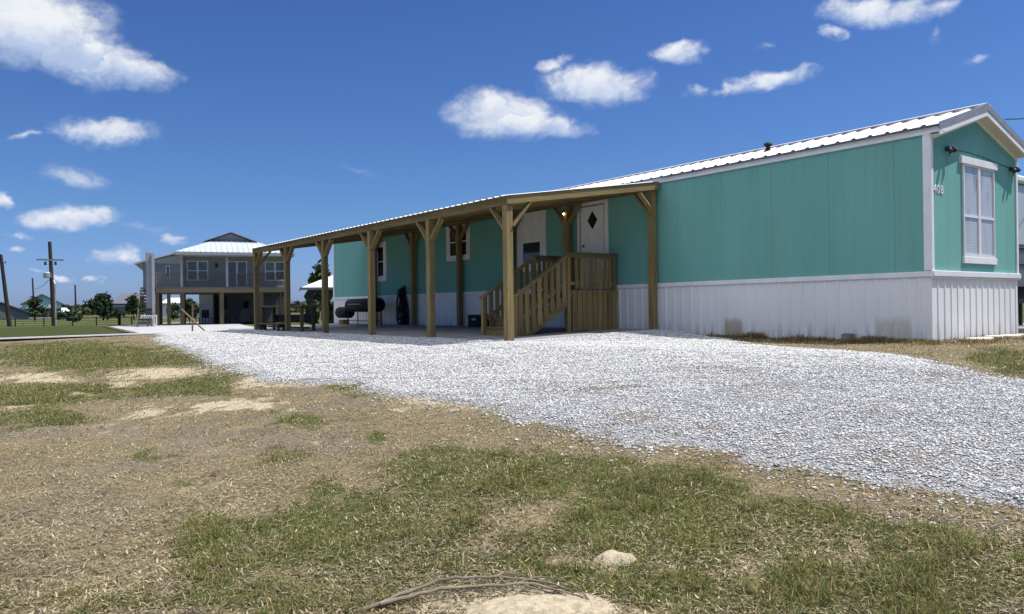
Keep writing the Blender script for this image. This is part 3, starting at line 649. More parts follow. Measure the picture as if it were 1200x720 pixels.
# --- front double window, in the gable end
def win_part(fx0, fx1, z0, z1): pass
win = MB(); yf = -.024
wx0, wx1, wz0, wz1 = 1.15, 2.42, 1.47, 3.10
for a in (wx0, (wx0+wx1)/2-.04, wx1-.03): win.box(a, a+(.075 if a not in (wx0, wx1-.03) else .03), yf-.012, -.001, wz0, wz1)
win.box(wx0-.10, wx1+.10, yf-.03, -.001, wz1, wz1+.125); win.box(wx0-.02, wx1+.06, yf-.018, -.001, wz0-.115, wz0)
W_ = win.build('window', M['white_trim'], home, bevel=.004)
mid = (wx0+wx1)/2
for a, b in ((wx0+.03, mid-.04), (mid+.035, wx1-.03)):
    pn = MB(); pn.box(a, b, -.012, -.002, wz0, wz1); pn.build('pane', M['blind'], W_)
    sh = MB(); zc = wz0+.72; sh.box(a, b, -.030, -.013, zc-.022, zc+.022); sh.box(a, b, -.034, -.013, wz0+.002, wz0+.05); sh.box(a, a+.014, -.024, -.013, wz0+.05, zc-.022); sh.box(b-.014, b, -.024, -.013, wz0+.05, zc-.022)
    sh.box(a, b, -.026, -.013, wz1-.03, wz1-.001); sh.box(a, a+.014, -.024, -.013, zc+.022, wz1-.03); sh.box(b-.014, b, -.024, -.013, zc+.022, wz1-.03); sh.build('sash', M['white_vinyl'], W_)
# --- house number, three raised digits
def digits(txt, x, z, h, mat, name):
    cu = bpy.data.curves.new(name, 'FONT'); cu.body = txt; cu.size = h*1.38; cu.extrude = .005; cu.space_character = 1.22
    to = bpy.data.objects.new('tmp', cu); COL.objects.link(to); dg = bpy.context.evaluated_depsgraph_get()
    me = bpy.data.meshes.new_from_object(to.evaluated_get(dg)); bpy.data.objects.remove(to); me.name = name; me.materials.clear(); me.materials.append(mat)
    o = bpy.data.objects.new(name, me); COL.objects.link(o); o.parent = home; o.location = (x, -.008, z); o.rotation_euler = (R_(90), 0, 0); return o
digits('408', .09, 2.51, .145, M['white_trim'], 'house_number')
# --- twin flood lamps under the gable
def lamp(x, z, s):
    base = MB(); base.lathe([(.045,0),(.045,.025),(.025,.04)], (x, -.041, z), 12, 1)
    b = base.build('flood_lamp', M['bronze'], home, smooth=True)
    for dx, dz in ((-.055, -.01), (.055, .015)):
        h = MB(); p = Vector((x, -.045, z)); q = Vector((x+dx, -.09, z+dz)); h.tube([p, q], .010, 8)
        d = Vector((dx*1.2, -.06, -.09)).normalized(); h.tube([q-d*.02, q+d*.02, q+d*.05, q+d*.085], .024, 12, .042)
        h.build('lamp_head', M['bronze'], b, smooth=True)
    g = MB(); g.tube([(x, -.045, z-.04), (x, -.065, z-.08), (x, -.06, z-.13)], .014, 8); g.build('sensor', M['bronze'], b, smooth=True)
lamp(.56, 3.29, 1); lamp(3.20, 3.20, -1)
cd = MB(); cd.tube([(.58, -.008, 3.31), (1.3, -.008, 3.32), (2.0, -.008, 3.30), (3.18, -.008, 3.22)], .0045, 6); cd.build('lamp_cable', M['bronze'], home)

# --- windows and doors of the long side
def side_window(y0, y1, z0, z1, tr, blind=.0):
    o = MB(); x = -.026
    o.box(x, -.001, y0-tr, y0, z0-tr*.9, z1+tr*.9); o.box(x, -.001, y1, y1+tr, z0-tr*.9, z1+tr*.9)
    o.box(x-.001, -.001, y0, y1, z1, z1+tr*.9); o.box(x-.001, -.001, y0, y1, z0-tr*.9, z0)
    f = o.build('window', M['white_trim'], home, bevel=.003)
    p = MB(); p.box(-.010, -.002, y0, y1, z0, z1); p.build('pane', M['glass'], f)
    s = MB(); zc = (z0+z1)/2; s.box(-.022, -.011, y0, y1, zc-.02, zc+.02); s.box(-.020, -.011, y0, y0+.03, z0, zc-.02); s.box(-.020, -.011, y1-.03, y1, z0, zc-.02); s.box(-.020, -.011, y0, y0+.03, zc+.02, z1); s.box(-.020, -.011, y1-.03, y1, zc+.02, z1); s.build('sash', M['white_vinyl'], f)
    if blind:
        b = MB(); b.box(-.016, -.0105, y0+.03, y1-.03, z1-(z1-z0)*blind, z1); b.build('blind', M['white_trim'], f)
    return f
side_window(19.5, 20.6, 1.92, 2.98, .22)
side_window(13.95, 14.95, 2.36, 3.2, .19)
side_window(10.30, 11.12, 1.90, 3.10, .24, .52)
dr = MB(); dr.box(-.032, -.001, 7.66, 7.78, 1.195, 3.34); dr.box(-.032, -.001, 8.66, 8.78, 1.195, 3.34); dr.box(-.033, -.001, 7.78, 8.66, 3.22, 3.34)
dr.box(-.05, -.001, 7.70, 8.76, 1.14, 1.194)
frm = dr.build('door_frame', M['white_trim'], home)
ds = MB(); ds.box(-.004, -.001, 7.781, 8.659, 1.196, 3.219); ds.build('door_gap', M['black'], frm)
ds = MB(); ds.box(-.046, -.033, 7.765, 7.779, 1.196, 3.235); ds.box(-.046, -.033, 8.661, 8.675, 1.196, 3.235); ds.box(-.046, -.034, 7.765, 8.675, 3.222, 3.236); ds.build('door_stop', M['galv'], frm)
d_ = MB(); d_.box(-.024, -.002, 7.80, 8.64, 1.206, 3.20); door = d_.build('door', M['white_vinyl'], frm)
dw = MB(); dw.prism([(8.21,2.62),(8.39,2.85),(8.21,3.08),(8.03,2.85)], 0, -.031, -.0245); dw.build('diamond_pane', M['black'], door)
hd = MB(); hd.lathe([(.036,0),(.036,-.012),(.016,-.016),(.016,-.04),(.032,-.05),(.028,-.07)], (-.0245, 8.55, 2.02), 12, 0); hd.build('handle', M['bronze'], door, smooth=True)
hd = MB(); hd.lathe([(.034,0),(.034,-.02),(.02,-.03)], (-.0245, 8.55, 2.22), 12, 0); hd.build('deadbolt', M['bronze'], door, smooth=True)

# ------------------------------------------------------------------ timber carport
XP, YA, SP = -4.28, 6.06, 2.953
cp = thing('carport', 'lean-to timber carport on square posts with knee braces along the teal home', 'carport', (XP, YA, 0))
HB = 2.69     # underside of the outer beam
ZI = 3.30     # underside of the inner beam
inner = [6.10, 9.05, 11.50, 14.2, 17.1, 20.0]
YE = YA+5*SP+.12
def post(x, y, z0, z1, s=.15):
    mb = MB(); mb.box(x-s/2, x+s/2, y-s/2, y+s/2, z0, z1); return mb.build('post', M['wz'], cp, bevel=.006)
def brace(p, q, up):
    mb = MB(); mb.bar(p, q, .045, .13, up); return mb.build('brace', M['wz'], cp, bevel=.004)
for i in range(6):
    y = YA+i*SP; post(XP, y, -.08, HB)
    for s in (-1, 1):
        if i == 0 and s < 0: continue
        if i == 5 and s > 0: continue
        brace((XP-.0, y+s*.08, HB-.46), (XP-.0, y+s*.52, HB-.01), (1,0,0))
brace((XP+.07, YA-.095+.05, HB-.42), (XP+.52, YA-.095+.05, HB+.09), (0,1,0))
brace((XP+.07, YE-.12, HB-.42), (XP+.52, YE-.12, HB+.09), (0,1,0))
for i, y in enumerate(inner):
    post(-.14, y, .0, ZI)
    for s in (-1, 1):
        if i == 0 and s < 0: continue
        brace((-.14, y+s*.08, ZI-.46), (-.14, y+s*.50, ZI-.01), (1,0,0))
brace((-.22, YA-.045, ZI-.48), (-.64, YA-.045, ZI-.09), (0,1,0))
b = MB(); b.box(XP-.05, XP+.05, YA-.10, YE, HB+.001, HB+.175); b.build('outer_beam', M['wy'], cp, bevel=.005)
b = MB(); b.box(-.19, -.09, YA-.06, YE, ZI+.001, ZI+.175); b.build('inner_beam', M['wy'], cp, bevel=.005)
RZ = lambda x: HB+.18 + (x-XP)*(ZI+.19-HB-.18)/(-.14-XP)      # top of the beams along the slope
# end beams, and rafters hung between the outer and inner beams
for k, y in enumerate([YA-.095] + [YA+j*.98 for j in range(1, 15)] + [YE+.025]):
    e = k in (0, 15); mb = MB(); xa = XP-.07 if e else XP+.051; xb = -.06 if e else -.191; h = .175 if e else .14
    mb.prism([(xa, RZ(xa)-h), (xb, RZ(xb)-h), (xb, RZ(xb)-.04), (xa, RZ(xa)-.04)] if not e else [(xa, RZ(XP)-h), (xb, RZ(xb)-h), (xb, RZ(xb)-.004), (xa, RZ(XP)-.004)], 1, y-.022, y+.022)
    mb.build('end_beam' if e else 'rafter', M['wx'], cp)
for k in range(5):
    x = XP+.3+k*.86; mb = MB(); mb.box(x-.045, x+.045, YA-.07, YE, RZ(x)-.038, RZ(x)-.002); mb.build('purlin', M['wy'], cp)
# metal roof sheet with ribs down the slope
rs = MB(); prof = []; u = YA-.14; L2 = YE+.10
while u < L2:
    for a, bb in ((0,0),(.62,0),(.74,1),(.90,1)):
        if u+a*.229 < L2: prof.append((u+a*.229, bb*.022))
    u += .229
prof.append((L2, 0)); vs = []
for y, bb in prof:
    for x in (XP-.13, -.05): vs.append((x, y, RZ(x)+.004+bb))
rs.add(vs, [(2*i, 2*i+1, 2*i+3, 2*i+2) for i in range(len(prof)-1)])
rs.build('roof_sheet', M['white_roof'], cp)
gl = NT('lit_bulb'); gl.b.inputs['Emission Color'].default_value = (1, .72, .38, 1); gl.b.inputs['Emission Strength'].default_value = 9; M['bulb'] = gl.m
bl = thing('light_bulb', 'small lit bulb in a socket on the carport post by the door', 'lamp', (-.25, 9.05, 3.10))
so = MB(); so.lathe([(.02,0),(.024,.05),(.016,.07)], (-.25, 9.05, 3.105), 10); so.build('socket', M['iron'], bl)
so = MB(); so.lathe([(.004,-.05),(.016,-.04),(.021,-.022),(.015,0)], (-.25, 9.05, 3.105), 12); so.build('bulb', M['bulb'], bl, smooth=True)

# ------------------------------------------------------------------ porch steps
ps = thing('porch_steps', 'weathered wooden porch landing with railings and steps at the white door', 'steps', (-.8, 8.0, .08))
YN, YF, XL, XB = 7.40, 8.66, -1.55, -3.02          # near and far side, landing edge, foot
DZ, RT = 1.07, 1.95
rail_z = lambda x: 1.90 + (x-XL)/(XB-XL)*(-.92)
base_z = lambda x: DZ-.06 + (x-XL)/(XB-XL)*(-1.02)
mb = MB()
for k in range(8):
    y0 = YN+.05+k*.147; mb.box(XL, -.04, y0, y0+.14, DZ-.035, DZ)
mb.build('deck_boards', M['deck_x'], ps)
for (x, y) in ((XL-.02, YN), (XL-.02, YF), (-.10, YF), (-.10, YN)):
    p = MB(); s = .05; p.box(x-s, x+s, y-s, y+s, slab_z(x)-.02, RT-.045); p.build('deck_post', M['deck'], ps, bevel=.005)
# lower skirt of upright boards, on the near side
for k in range(9):
    x0 = -1.50+k*.160; p = MB(); p.box(x0, x0+.138, YN-.078, YN-.056, slab_z(-1.)+.0+.01*(k%3), 1.06+.008*((k*7)%3)); p.build('skirt_board', M['deck'], ps)
mb = MB(); mb.box(XL+.03, -.04, YN-.055, YN-.03, DZ-.18, DZ-.02); mb.box(XL+.03, -.04, YF+.03, YF+.055, DZ-.18, DZ-.02); mb.box(-1.6, -1.575, YN+.06, YF-.06, DZ-.18, DZ-.02); mb.build('rim_joist', M['deck_x'], ps)
# guard railing of the landing
def guard(y, out):
    for k in range(9):
        x0 = -1.40+k*.152; p = MB(); p.box(x0, x0+.096, y+out*.045, y+out*.068, 1.10, RT-.05); p.build('baluster', M['deck'], ps)
    p = MB(); p.box(XL-.05, -.04, y+out*.005, y+out*.044, 1.18, 1.26); p.build('lower_rail', M['deck_x'], ps)
    p = MB(); p.box(XL-.08, -.04, y-.06, y+.075, RT-.044, RT); p.build('hand_rail', M['deck_x'], ps, bevel=.004)
    p = MB(); p.box(XL-.03, -.04, y+out*.069, y+out*.092, RT-.13, RT-.046); p.build('upper_rail', M['deck_x'], ps)
guard(YN, -1); guard(YF, 1)
# sloping stair railings
for y, out in ((YN, -1), (YF, 1)):
    p = MB(); p.bar((XB-.12, y, rail_z(XB-.12)), (XL-.08, y, rail_z(XL-.08)), .14, .04, (0,0,1)); p.build('hand_rail', M['deck_x'], ps, bevel=.004)
    p = MB(); p.bar((XB+.05, y+out*.02, rail_z(XB+.05)-.58), (XL-.08, y+out*.02, rail_z(XL-.08)-.58), .038, .085); p.build('lower_rail', M['deck_x'], ps)
    for k in range(8):
        x0 = XB+.02+k*.180; q = .054; zb = base_z(x0)-.12+.02; zb = max(zb, slab_z(x0)+.02)
        p = MB(); p.prism([(x0-q, zb), (x0+q, zb+.0), (x0+q, rail_z(x0+q)-.022), (x0-q, rail_z(x0-q)-.022)], 1, y+out*.045, y+out*.068); p.build('baluster', M['deck'], ps)
    p = MB(); p.box(XB-.10, XB-.01, y-.045, y+.043, slab_z(XB), rail_z(XB-.05)-.02); p.build('newel_post', M['deck'], ps, bevel=.004)
    p = MB(); p.prism([(XB-.02, slab_z(XB)), (XB+.36, slab_z(XB+.3)), (XL, DZ-.36), (XL, DZ-.03), (XB+.0, base_z(XB)+.20)], 1, y-.02, y+.018); p.build('stringer', M['deck_x'], ps)
for k in range(5):
    x0 = XB-.06+k*.283; z = slab_z(XB)+.19*(k+1)
    p = MB(); p.box(x0, x0+.275, YN+.03, YF-.03, z-.04, z); p.build('tread', M['deck_x'], ps, bevel=.004)
    p = MB(); p.box(x0+.02, x0+.04, YN+.03, YF-.03, z-.19, z-.042); p.build('riser', M['deck_x'], ps)

# ------------------------------------------------------------------ things under the carport
t = thing('smoker_grill', 'black barrel smoker with offset firebox standing by the far end of the home', 'smoker', (-.75, 20.6, .1))
def barrel(y0, y1, z, r, name, par):
    mb = MB(); mb.lathe([(r*.55, y0-.05), (r*.9, y0-.02), (r, y0+.02), (r, y1-.02), (r*.9, y1+.02), (r*.55, y1+.05)], (-.75, 0, z), 20, 1); return mb.build(name, M['black'], par, smooth=True)
br = barrel(18.45, 20.80, .84, .245, 'barrel', t); barrel(20.87, 21.75, .58, .215, 'firebox', t)
mb = MB(); mb.tube([(-1.03, 19.3, .86), (-1.09, 19.35, .88), (-1.09, 20.3, .88), (-1.03, 20.35, .86)], .014, 8); mb.build('lid_handle', M['galv'], br)
for y, z in ((18.7, .66), (20.6, .66)):
    for x in (-.95, -.55):
        mb = MB(); mb.tube([(x, y, slab_z(x)), (x, y, z)], .022, 8); mb.build('leg', M['iron'], t)
mb = MB(); mb.box(-.96, -.54, 18.68, 20.62, .26, .28); mb.build('lower_shelf', M['iron'], t)
mb = MB(); mb.tube([(-.75, 19.1, 1.05), (-.75, 19.1, 1.45)], .05, 10); mb.build('chimney', M['black'], t)

# loops of black hose hanging in a tall tangle from a hook
t = thing('hose_bundle', 'tall tangle of black hose loops hanging down the white skirting', 'hose', (-.16, 17.95, .12))
mb = MB(); mb.box(-.06, -.0245, 17.87, 17.99, 1.30, 1.52); mb.tube([(-.05, 17.93, 1.42), (-.14, 17.93, 1.42), (-.16, 17.93, 1.50)], .014, 6); mb.build('hook', M['iron'], t)
for k in range(21):
    wd = random.uniform(.10, .50); top = random.uniform(1.22, 1.44); bot = slab_z(-.15)+.02+random.uniform(0, .22)*(k % 3 == 0); c0 = 17.93+random.uniform(-.05,.05); sk_ = random.uniform(-.16,.16)
    xx = -.06-random.uniform(.0, .16); pts = []
    for j in range(19):
        a = 2*math.pi*j/18; v = (1-math.cos(a))/2        # 0 top .. 1 bottom
        pts.append((xx-.07*math.sin(a*2+k), c0+sk_*v+math.sin(a)*wd*(.18+.82*v**.8), top+(bot-top)*v**.92))
    h = MB(); h.tube(pts, .0135, 6, cap=False); h.build('hose_loop', M['rubber'], t, smooth=True)

t = thing('black_crate', 'small black crate on the slab at the foot of the porch steps', 'crate', (-.42, 12.7, .12))
z0 = slab_z(-.42)
mb = MB(); mb.box(-.62, -.22, 12.42, 13.02, z0, z0+.03); mb.box(-.62, -.60, 12.42, 13.02, z0+.03, z0+.36); mb.box(-.24, -.22, 12.42, 13.02, z0+.03, z0+.36); mb.box(-.60, -.24, 12.42, 12.44, z0+.03, z0+.36); mb.box(-.60, -.24, 13.0, 13.02, z0+.03, z0+.36); mb.build('crate_body', M['black'], t)
mb = MB(); mb.box(-.635, -.205, 12.405, 13.035, z0+.30, z0+.34); mb.build('crate_rim', M['rubber'], t)
mb = MB(); mb.box(-.626, -.621, 12.62, 12.82, z0+.20, z0+.25); mb.build('crate_handle', M['galv'], t)

# timber bar with a seat, between the last two posts
M['pile_x'] = wood('shade_darkened_plank', (.135, .108, .066), (.08, .062, .036), 1); M['pile_z'] = wood('shade_darkened_upright', (.12, .095, .058), (.07, .055, .032), 2)  # bar wood colours darkened to stand in for the carport shade
t = thing('timber_bar', 'rough timber bar counter with low bench between the far carport posts', 'bar counter', (-3.9, 19.2, 0))
mb = MB(); mb.box(-4.16, -3.62, 17.0, 20.9, .80, .85); mb.build('counter_top', M['pile_x'], t, bevel=.006)
for y in (17.15, 20.68):
    for x in (-4.10, -3.72):
        mb = MB(); mb.box(x-.045, x+.045, y-.045, y+.045, -.02, .80); mb.build('leg', M['pile_z'], t)
mb = MB(); mb.box(-3.66, -3.62, 17.1, 20.7, .28, .54); mb.build('back_panel', M['black'], t)
mb = MB(); mb.box(-4.55, -4.22, 18.0, 20.1, .22, .27); bs = mb.build('bench_seat', M['pile_x'], t, bevel=.006)
for y in (18.2, 19.9):
    mb = MB(); mb.box(-4.50, -4.44, y-.04, y+.04, -.06, .218); mb.box(-4.44, -4.26, y-.02, y+.02, .15, .218); mb.box(-4.32, -4.26, y-.04, y+.04, -.06, .149); mb.build('bench_leg', M['pile_z'], bs)
mb = MB(); mb.box(-3.94, -3.86, 17.1, 20.7, .10, .16); mb.build('foot_rail', M['pile_x'], t)
tag(MB().lathe([(.11,0),(.16,.03),(.17,.06),(.09,.12),(.02,.14)], (-3.85, 18.75, .851), 14).build('white_bowl', M['white_vinyl'], smooth=True), 'upturned white bowl lying on the timber bar counter', 'bowl')

# small dark boxes at the barrel firebox
t = tag(MB().box(-.55, -.30, 21.9, 22.3, .12, .28).box(-.56, -.29, 21.89, 22.31, .25, .30).build('firewood_box', M['deck_x'], bevel=.01), 'low brown box on the slab beneath the smoker firebox', 'box')

# ------------------------------------------------------------------ foot of the home: slabs, blocks, dry weeds
def flat_stone(x, y, rx, ry, z0, h, seed, label):
    r = random.Random(seed); n = 11; top = []; mb = MB()
    pts = [(x+rx*math.cos(a)*r.uniform(.8,1.08), y+ry*math.sin(a)*r.uniform(.8,1.08)) for a in [2*math.pi*k/n for k in range(n)]]
    mb.prism(pts, 2, z0, z0+h); o = mb.build('stepping_stone', M['pale_stone'], bevel=.015); return tag(o, label, 'stone', 'flat pale stones along the end wall')
M['pale_stone'] = concrete('pale_flat_stone', (.62, .58, .48))
M['block'] = concrete('grey_block', (.26, .25, .25))
flat_stone(1.05, -.30, .44, .17, -.04, .10, 3, 'largest pale flat stone at the foot of the end wall, nearest the corner')
flat_stone(1.72, -.26, .22, .14, -.04, .115, 4, 'small pale flat stone second from the house corner')
flat_stone(2.38, -.27, .36, .15, -.04, .105, 5, 'long pale flat stone at the foot of the end wall, third from the corner')
flat_stone(3.02, -.25, .24, .13, -.04, .10, 6, 'farthest pale flat stone along the end wall')
for (y, h, w_, lb) in ((1.42, .13, .17, 'upright grey concrete block against the long skirting'), (.95, .09, .36, 'low dark concrete block lying by the house corner')):
    mb = MB(); mb.box(-.20, -.035, y-w_/2, y+w_/2, -.03, h); mb.box(-.17, -.06, y-w_/2+.03, y+w_/2-.03, h, h+.008)
    tag(mb.build('concrete_block', M['block'], bevel=.012), lb, 'block')
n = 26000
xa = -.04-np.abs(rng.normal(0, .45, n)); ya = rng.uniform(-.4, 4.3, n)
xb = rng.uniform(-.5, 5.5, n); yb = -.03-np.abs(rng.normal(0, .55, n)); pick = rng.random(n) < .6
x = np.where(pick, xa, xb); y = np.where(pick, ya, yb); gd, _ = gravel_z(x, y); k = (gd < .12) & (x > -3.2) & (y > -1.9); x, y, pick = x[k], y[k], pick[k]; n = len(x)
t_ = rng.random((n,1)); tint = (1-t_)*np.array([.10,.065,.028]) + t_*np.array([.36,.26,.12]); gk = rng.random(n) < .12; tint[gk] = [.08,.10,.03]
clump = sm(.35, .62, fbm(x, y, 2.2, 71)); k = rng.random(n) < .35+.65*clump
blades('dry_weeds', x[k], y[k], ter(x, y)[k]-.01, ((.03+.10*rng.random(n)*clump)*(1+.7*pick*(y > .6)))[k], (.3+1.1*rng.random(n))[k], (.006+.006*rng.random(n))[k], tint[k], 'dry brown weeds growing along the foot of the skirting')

# ------------------------------------------------------------------ the neighbouring lot
def zpt(px, py, z):
    d = CF + CR*(px-600)/FPX + CU*(360-py)/FPX; return CP + d*(z-CP[2])/d[2]
rw = thing('retaining_wall', 'low timber retaining wall with a shade-darkened face and a pale cap along the lawn edge', 'retaining wall', (-14, 26, -.3))
zl = lambda x: -.155 + (x+14)/11.5*.075
for name, y0, y1, a, b, mt in (('wall_board', 26.02, 26.10, -.30, -.048, 'dark_board'), ('cap', 25.97, 26.20, -.047, 0.0, 'white_trim')):
    M.setdefault('dark_board', plain('shade_dark_board', (.035, .03, .027), .8, .3, 3))  # near-black board colour stands in for the shade below the cap
    mb = MB(); xa, xb = -30, -2.2; P = lambda x, y, z: (x, y, zl(x)+z)
    mb.add([P(xa,y0,a-.2),P(xb,y0,a-.2),P(xb,y1,a-.2),P(xa,y1,a-.2),P(xa,y0,b),P(xb,y0,b),P(xb,y1,b),P(xa,y1,b)] if name == 'wall_board' else
           [P(xa,y0,a),P(xb,y0,a),P(xb,y1,a),P(xa,y1,a),P(xa,y0,b),P(xb,y0,b),P(xb,y1,b),P(xa,y1,b)], [(0,3,2,1),(4,5,6,7),(0,1,5,4),(1,2,6,5),(2,3,7,6),(3,0,4,7)])
    mb.build(name, M[mt], rw)
M['slab_pale'] = concrete('sunbleached_concrete', (.40, .40, .40)); M['slab_tan'] = concrete('tan_concrete', (.40, .37, .31))
def sheet(pts, z0, z1, name, mat, label):
    mb = MB(); mb.prism([(p[0], p[1]) for p in pts], 2, z0, z1); return struct(mb.build(name, mat), label=label)
NZ = -.20
a = zpt(166, 392.6, NZ); b = zpt(128, 383.2, NZ)
sheet([(a[0], 26.23), (-1.5, 26.23), (1.5, 40), (6.5, 60), (b[0]+5, 60), (b[0], b[1])], -.6, NZ+.03, 'driveway_slab', M['slab_pale'], 'pale concrete driveway slab beside the raised house')
M['brick'] = plain('red_brick_edging', (.11, .065, .05), .85, .35, 6)
mb = MB(); mb.bar((a[0]-.2, 26.4, NZ-.02), (b[0]-.2, b[1], NZ-.02), .26, .12); struct(mb.build('brick_edging', M['brick']), label='red brick edging between the lawn and the concrete')

# raised house -------------------------------------------------------
PL = at(212, 383, 50.0); PR = at(340, 383, 52.6); PL[2] = PR[2] = NZ+.03
WN = float(np.hypot(PR[0]-PL[0], PR[1]-PL[1])); RZH = math.atan2(PR[1]-PL[1], PR[0]-PL[0]); DN = 9.3
M['grey_siding'] = plain('grey_lap_siding', (.30, .315, .34), .7, .06, 2)
def lap(name, c):
    q = NT(name, .7, .25); X, Y, Z = q.sep(); w = q.math('FRACT', q.math('MULTIPLY', Z, 1/.16)); n = q.noise(1.5, 5, .6)
    k = q.mix(q.mapr(n, .3, .7), tuple(x*.93 for x in c), tuple(x*1.06 for x in c)); q.col(k); q.bump(w, .5, .02); return q.m
M['lap_grey'] = lap('grey_lap_boards', (.30, .32, .345)); M['lap_shade'] = lap('shade_darkened_store_boards', (.13, .14, .155)); M['blue_roof'] = roof_mat('pale_blue_metal_roof', (.43, .47, .52), (.53, .57, .61))  # store boards: siding colour darkened to stand in for shade under the house
M['pile'] = wood('weathered_pile', (.115, .098, .070), (.07, .058, .040), 2); M['deck_grey'] = wood('greyed_deck_wood', (.185, .160, .118), (.12, .10, .072), 0)
nh = thing('raised_house', 'grey raised house on wooden piles with white metal hip roof and wraparound porch', 'house', tuple(PL), RZH)
def part(name, mat, par, *boxes, bevel=0):
    mb = MB()
    for bx in boxes: mb.box(*bx)
    return mb.build(name, mat, par, local=True, bevel=bevel)
FZ, EZ = 2.47, 4.62       # porch floor and eave over the local ground
V0 = 1.75
part('wall', M['lap_grey'], nh, (0.0, WN, V0, DN, FZ, EZ-.06))
part('porch_floor', M['deck_grey'], nh, (-1.45, 0, .0, 5.5, FZ-.10, FZ), (0, WN, 0, V0, FZ-.10, FZ))
part('porch_beam', M['deck_grey'], nh, (0, WN, .0, .07, FZ-.36, FZ-.101), (-1.45, -.001, .0, .07, FZ-.36, FZ-.101), (-1.45, -1.38, .07, 5.5, FZ-.36, FZ-.101), (.0, WN, V0, V0+.2, FZ-.4, FZ-.101))
part('floor_joists', M['pile'], nh, (0, WN, V0+.21, DN, FZ-.30, FZ-.001))
for u in (.08, 2.85, WN-.15): part('porch_column', M['lap_grey'], nh, (u-.08, u+.08, .03, .19, FZ, EZ-.14))
part('porch_header', M['lap_grey'], nh, (-.02, WN+.02, .04, .18, EZ-.14, EZ+.0))
for u0, u1 in ((.17, 2.76), (2.94, WN-.24)):
    r = part('railing', M['deck_grey'], nh, (u0, u1, .06, .15, FZ+.84, FZ+.89), (u0, u1, .08, .13, FZ+.10, FZ+.15))
    n = int((u1-u0)/.125); part('baluster', M['deck_grey'], r, *[(u0+.125*k+.05, u0+.125*k+.09, .085, .125, FZ+.15, FZ+.84) for k in range(n)])
r = part('railing', M['deck_grey'], nh, (-1.34, -.02, .04, .12, FZ+.84, FZ+.89), (-1.34, -.02, .05, .10, FZ+.10, FZ+.15), (-1.46, -1.34, .02, .14, FZ, FZ+1.0))
part('baluster', M['deck_grey'], r, *[(-1.36+.125*k, -1.32+.125*k, .055, .095, FZ+.15, FZ+.84) for k in range(11)])
# hip roof with a gablet on top
mb = MB(); o = .30; rz = 5.66; a0 = (-o, -o+.0); ui, vi = 2.05, 2.55
c = [(-o,-o,EZ+.05),(WN+o,-o,EZ+.05),(WN+o,DN+o,EZ+.05),(-o,DN+o,EZ+.05),(ui,vi,rz),(WN-ui,vi,rz),(WN-ui,DN-vi,rz),(ui,DN-vi,rz)]
c2 = [(x,y,z+.08) for x,y,z in c[:4]] + [(x,y,z+.08) for x,y,z in c[4:]]
mb.add(c2, [(0,1,5,4),(1,2,6,5),(2,3,7,6),(3,0,4,7),(4,5,6,7)])
NR = mb.build('roof', M['blue_roof'], nh, local=True)
mb = MB()
for k in range(22):     # standing seams on the front slope
    u = -o+.2+k*(WN+2*o-.4)/21; t = 1.0 if ui <= u <= WN-ui else max(0, (u+o)/(ui+o) if u < ui else (WN+o-u)/(ui+o))
    if t < .05: continue
    mb.bar((u, -o, EZ+.15), (u, -o+(vi+o)*t, EZ+.15+(rz-EZ-.05)*t), .05, .035)
mb.build('roof_seam', M['blue_roof'], NR, local=True)
part('fascia', M['grey_siding'], nh, (-o, WN+o, -o-.03, -o+.0, EZ-.06, EZ+.12), (-o-.03, -o, -o-.03, DN+o, EZ-.06, EZ+.12), (WN+o, WN+o+.03, -o-.03, DN+o, EZ-.06, EZ+.12))
part('soffit', M['soffit'], nh, (-o, WN+o, -o, DN+o, EZ-.05, EZ-.01))
mb = MB(); g0, g1, gp = ui-.25, WN-ui-.15, 6.25; gm = (g0+g1)/2
mb.prism([(g0, rz+.06), (g1, rz+.06), (gm, gp)], 1, vi+.05, DN-vi); mb.build('gablet', M['grey_siding'], NR, local=True)
mb = MB()
for s, e in ((g0-.3, -1), (g1+.3, 1)): mb.bar((s, (vi+DN-vi)/2, rz+.02), (gm, DN/2, gp+.08), DN-2*vi+.7, .07, (0,0,1))
mb.build('gablet_roof', M['dark_edge'], NR, local=True)
mb = MB()
for s in (g0-.3, g1+.3): mb.bar((s, vi-.33, rz+.02), (gm, vi-.33, gp+.08), .05, .13, (0,1,0))
mb.build('gablet_trim', M['grey_siding'], NR, local=True)
def nwin(u0, u1, z0, z1, door=False):
    y = V0; t = .07; m_ = (u0+u1)/2
    f = part('door' if door else 'window', M['white_trim'], nh, (u0-t, u0, y-.05, y-.001, z0, z1+t), (u1, u1+t, y-.05, y-.001, z0, z1+t), (u0, u1, y-.05, y-.001, z1, z1+t), (u0-t, u1+t, y-.05, y-.001, z0-t, z0), (m_-.06, m_+.06, y-.049, y-.001, z0, z1))
    part('pane', M['pane_grey'], f, (u0, m_-.06, y-.03, y-.002, z0, z1), (m_+.06, u1, y-.03, y-.002, z0, z1))
    if not door: [part('sash', M['white_trim'], f, (ua, ub, y-.04, y-.031, (z0+z1)/2-.03, (z0+z1)/2+.03)) for ua, ub in ((u0, m_-.06), (m_+.06, u1))]
M['pane_grey'] = glass_mat('grey_window_glass', (.10, .13, .14), .08)
nwin(.45, 1.65, FZ+.55, FZ+1.75); nwin(2.95, 4.15, FZ+.08, FZ+1.75, True); nwin(5.45, 6.65, FZ+.55, FZ+1.75)
for u in (2.25, 4.85):
    mb = MB(); mb.lathe([(.02,-.16),(.07,-.12),(.09,.05),(.03,.14)], (u, V0-.10, FZ+1.52), 8); mb.build('porch_lamp', M['bronze'], nh, local=True)
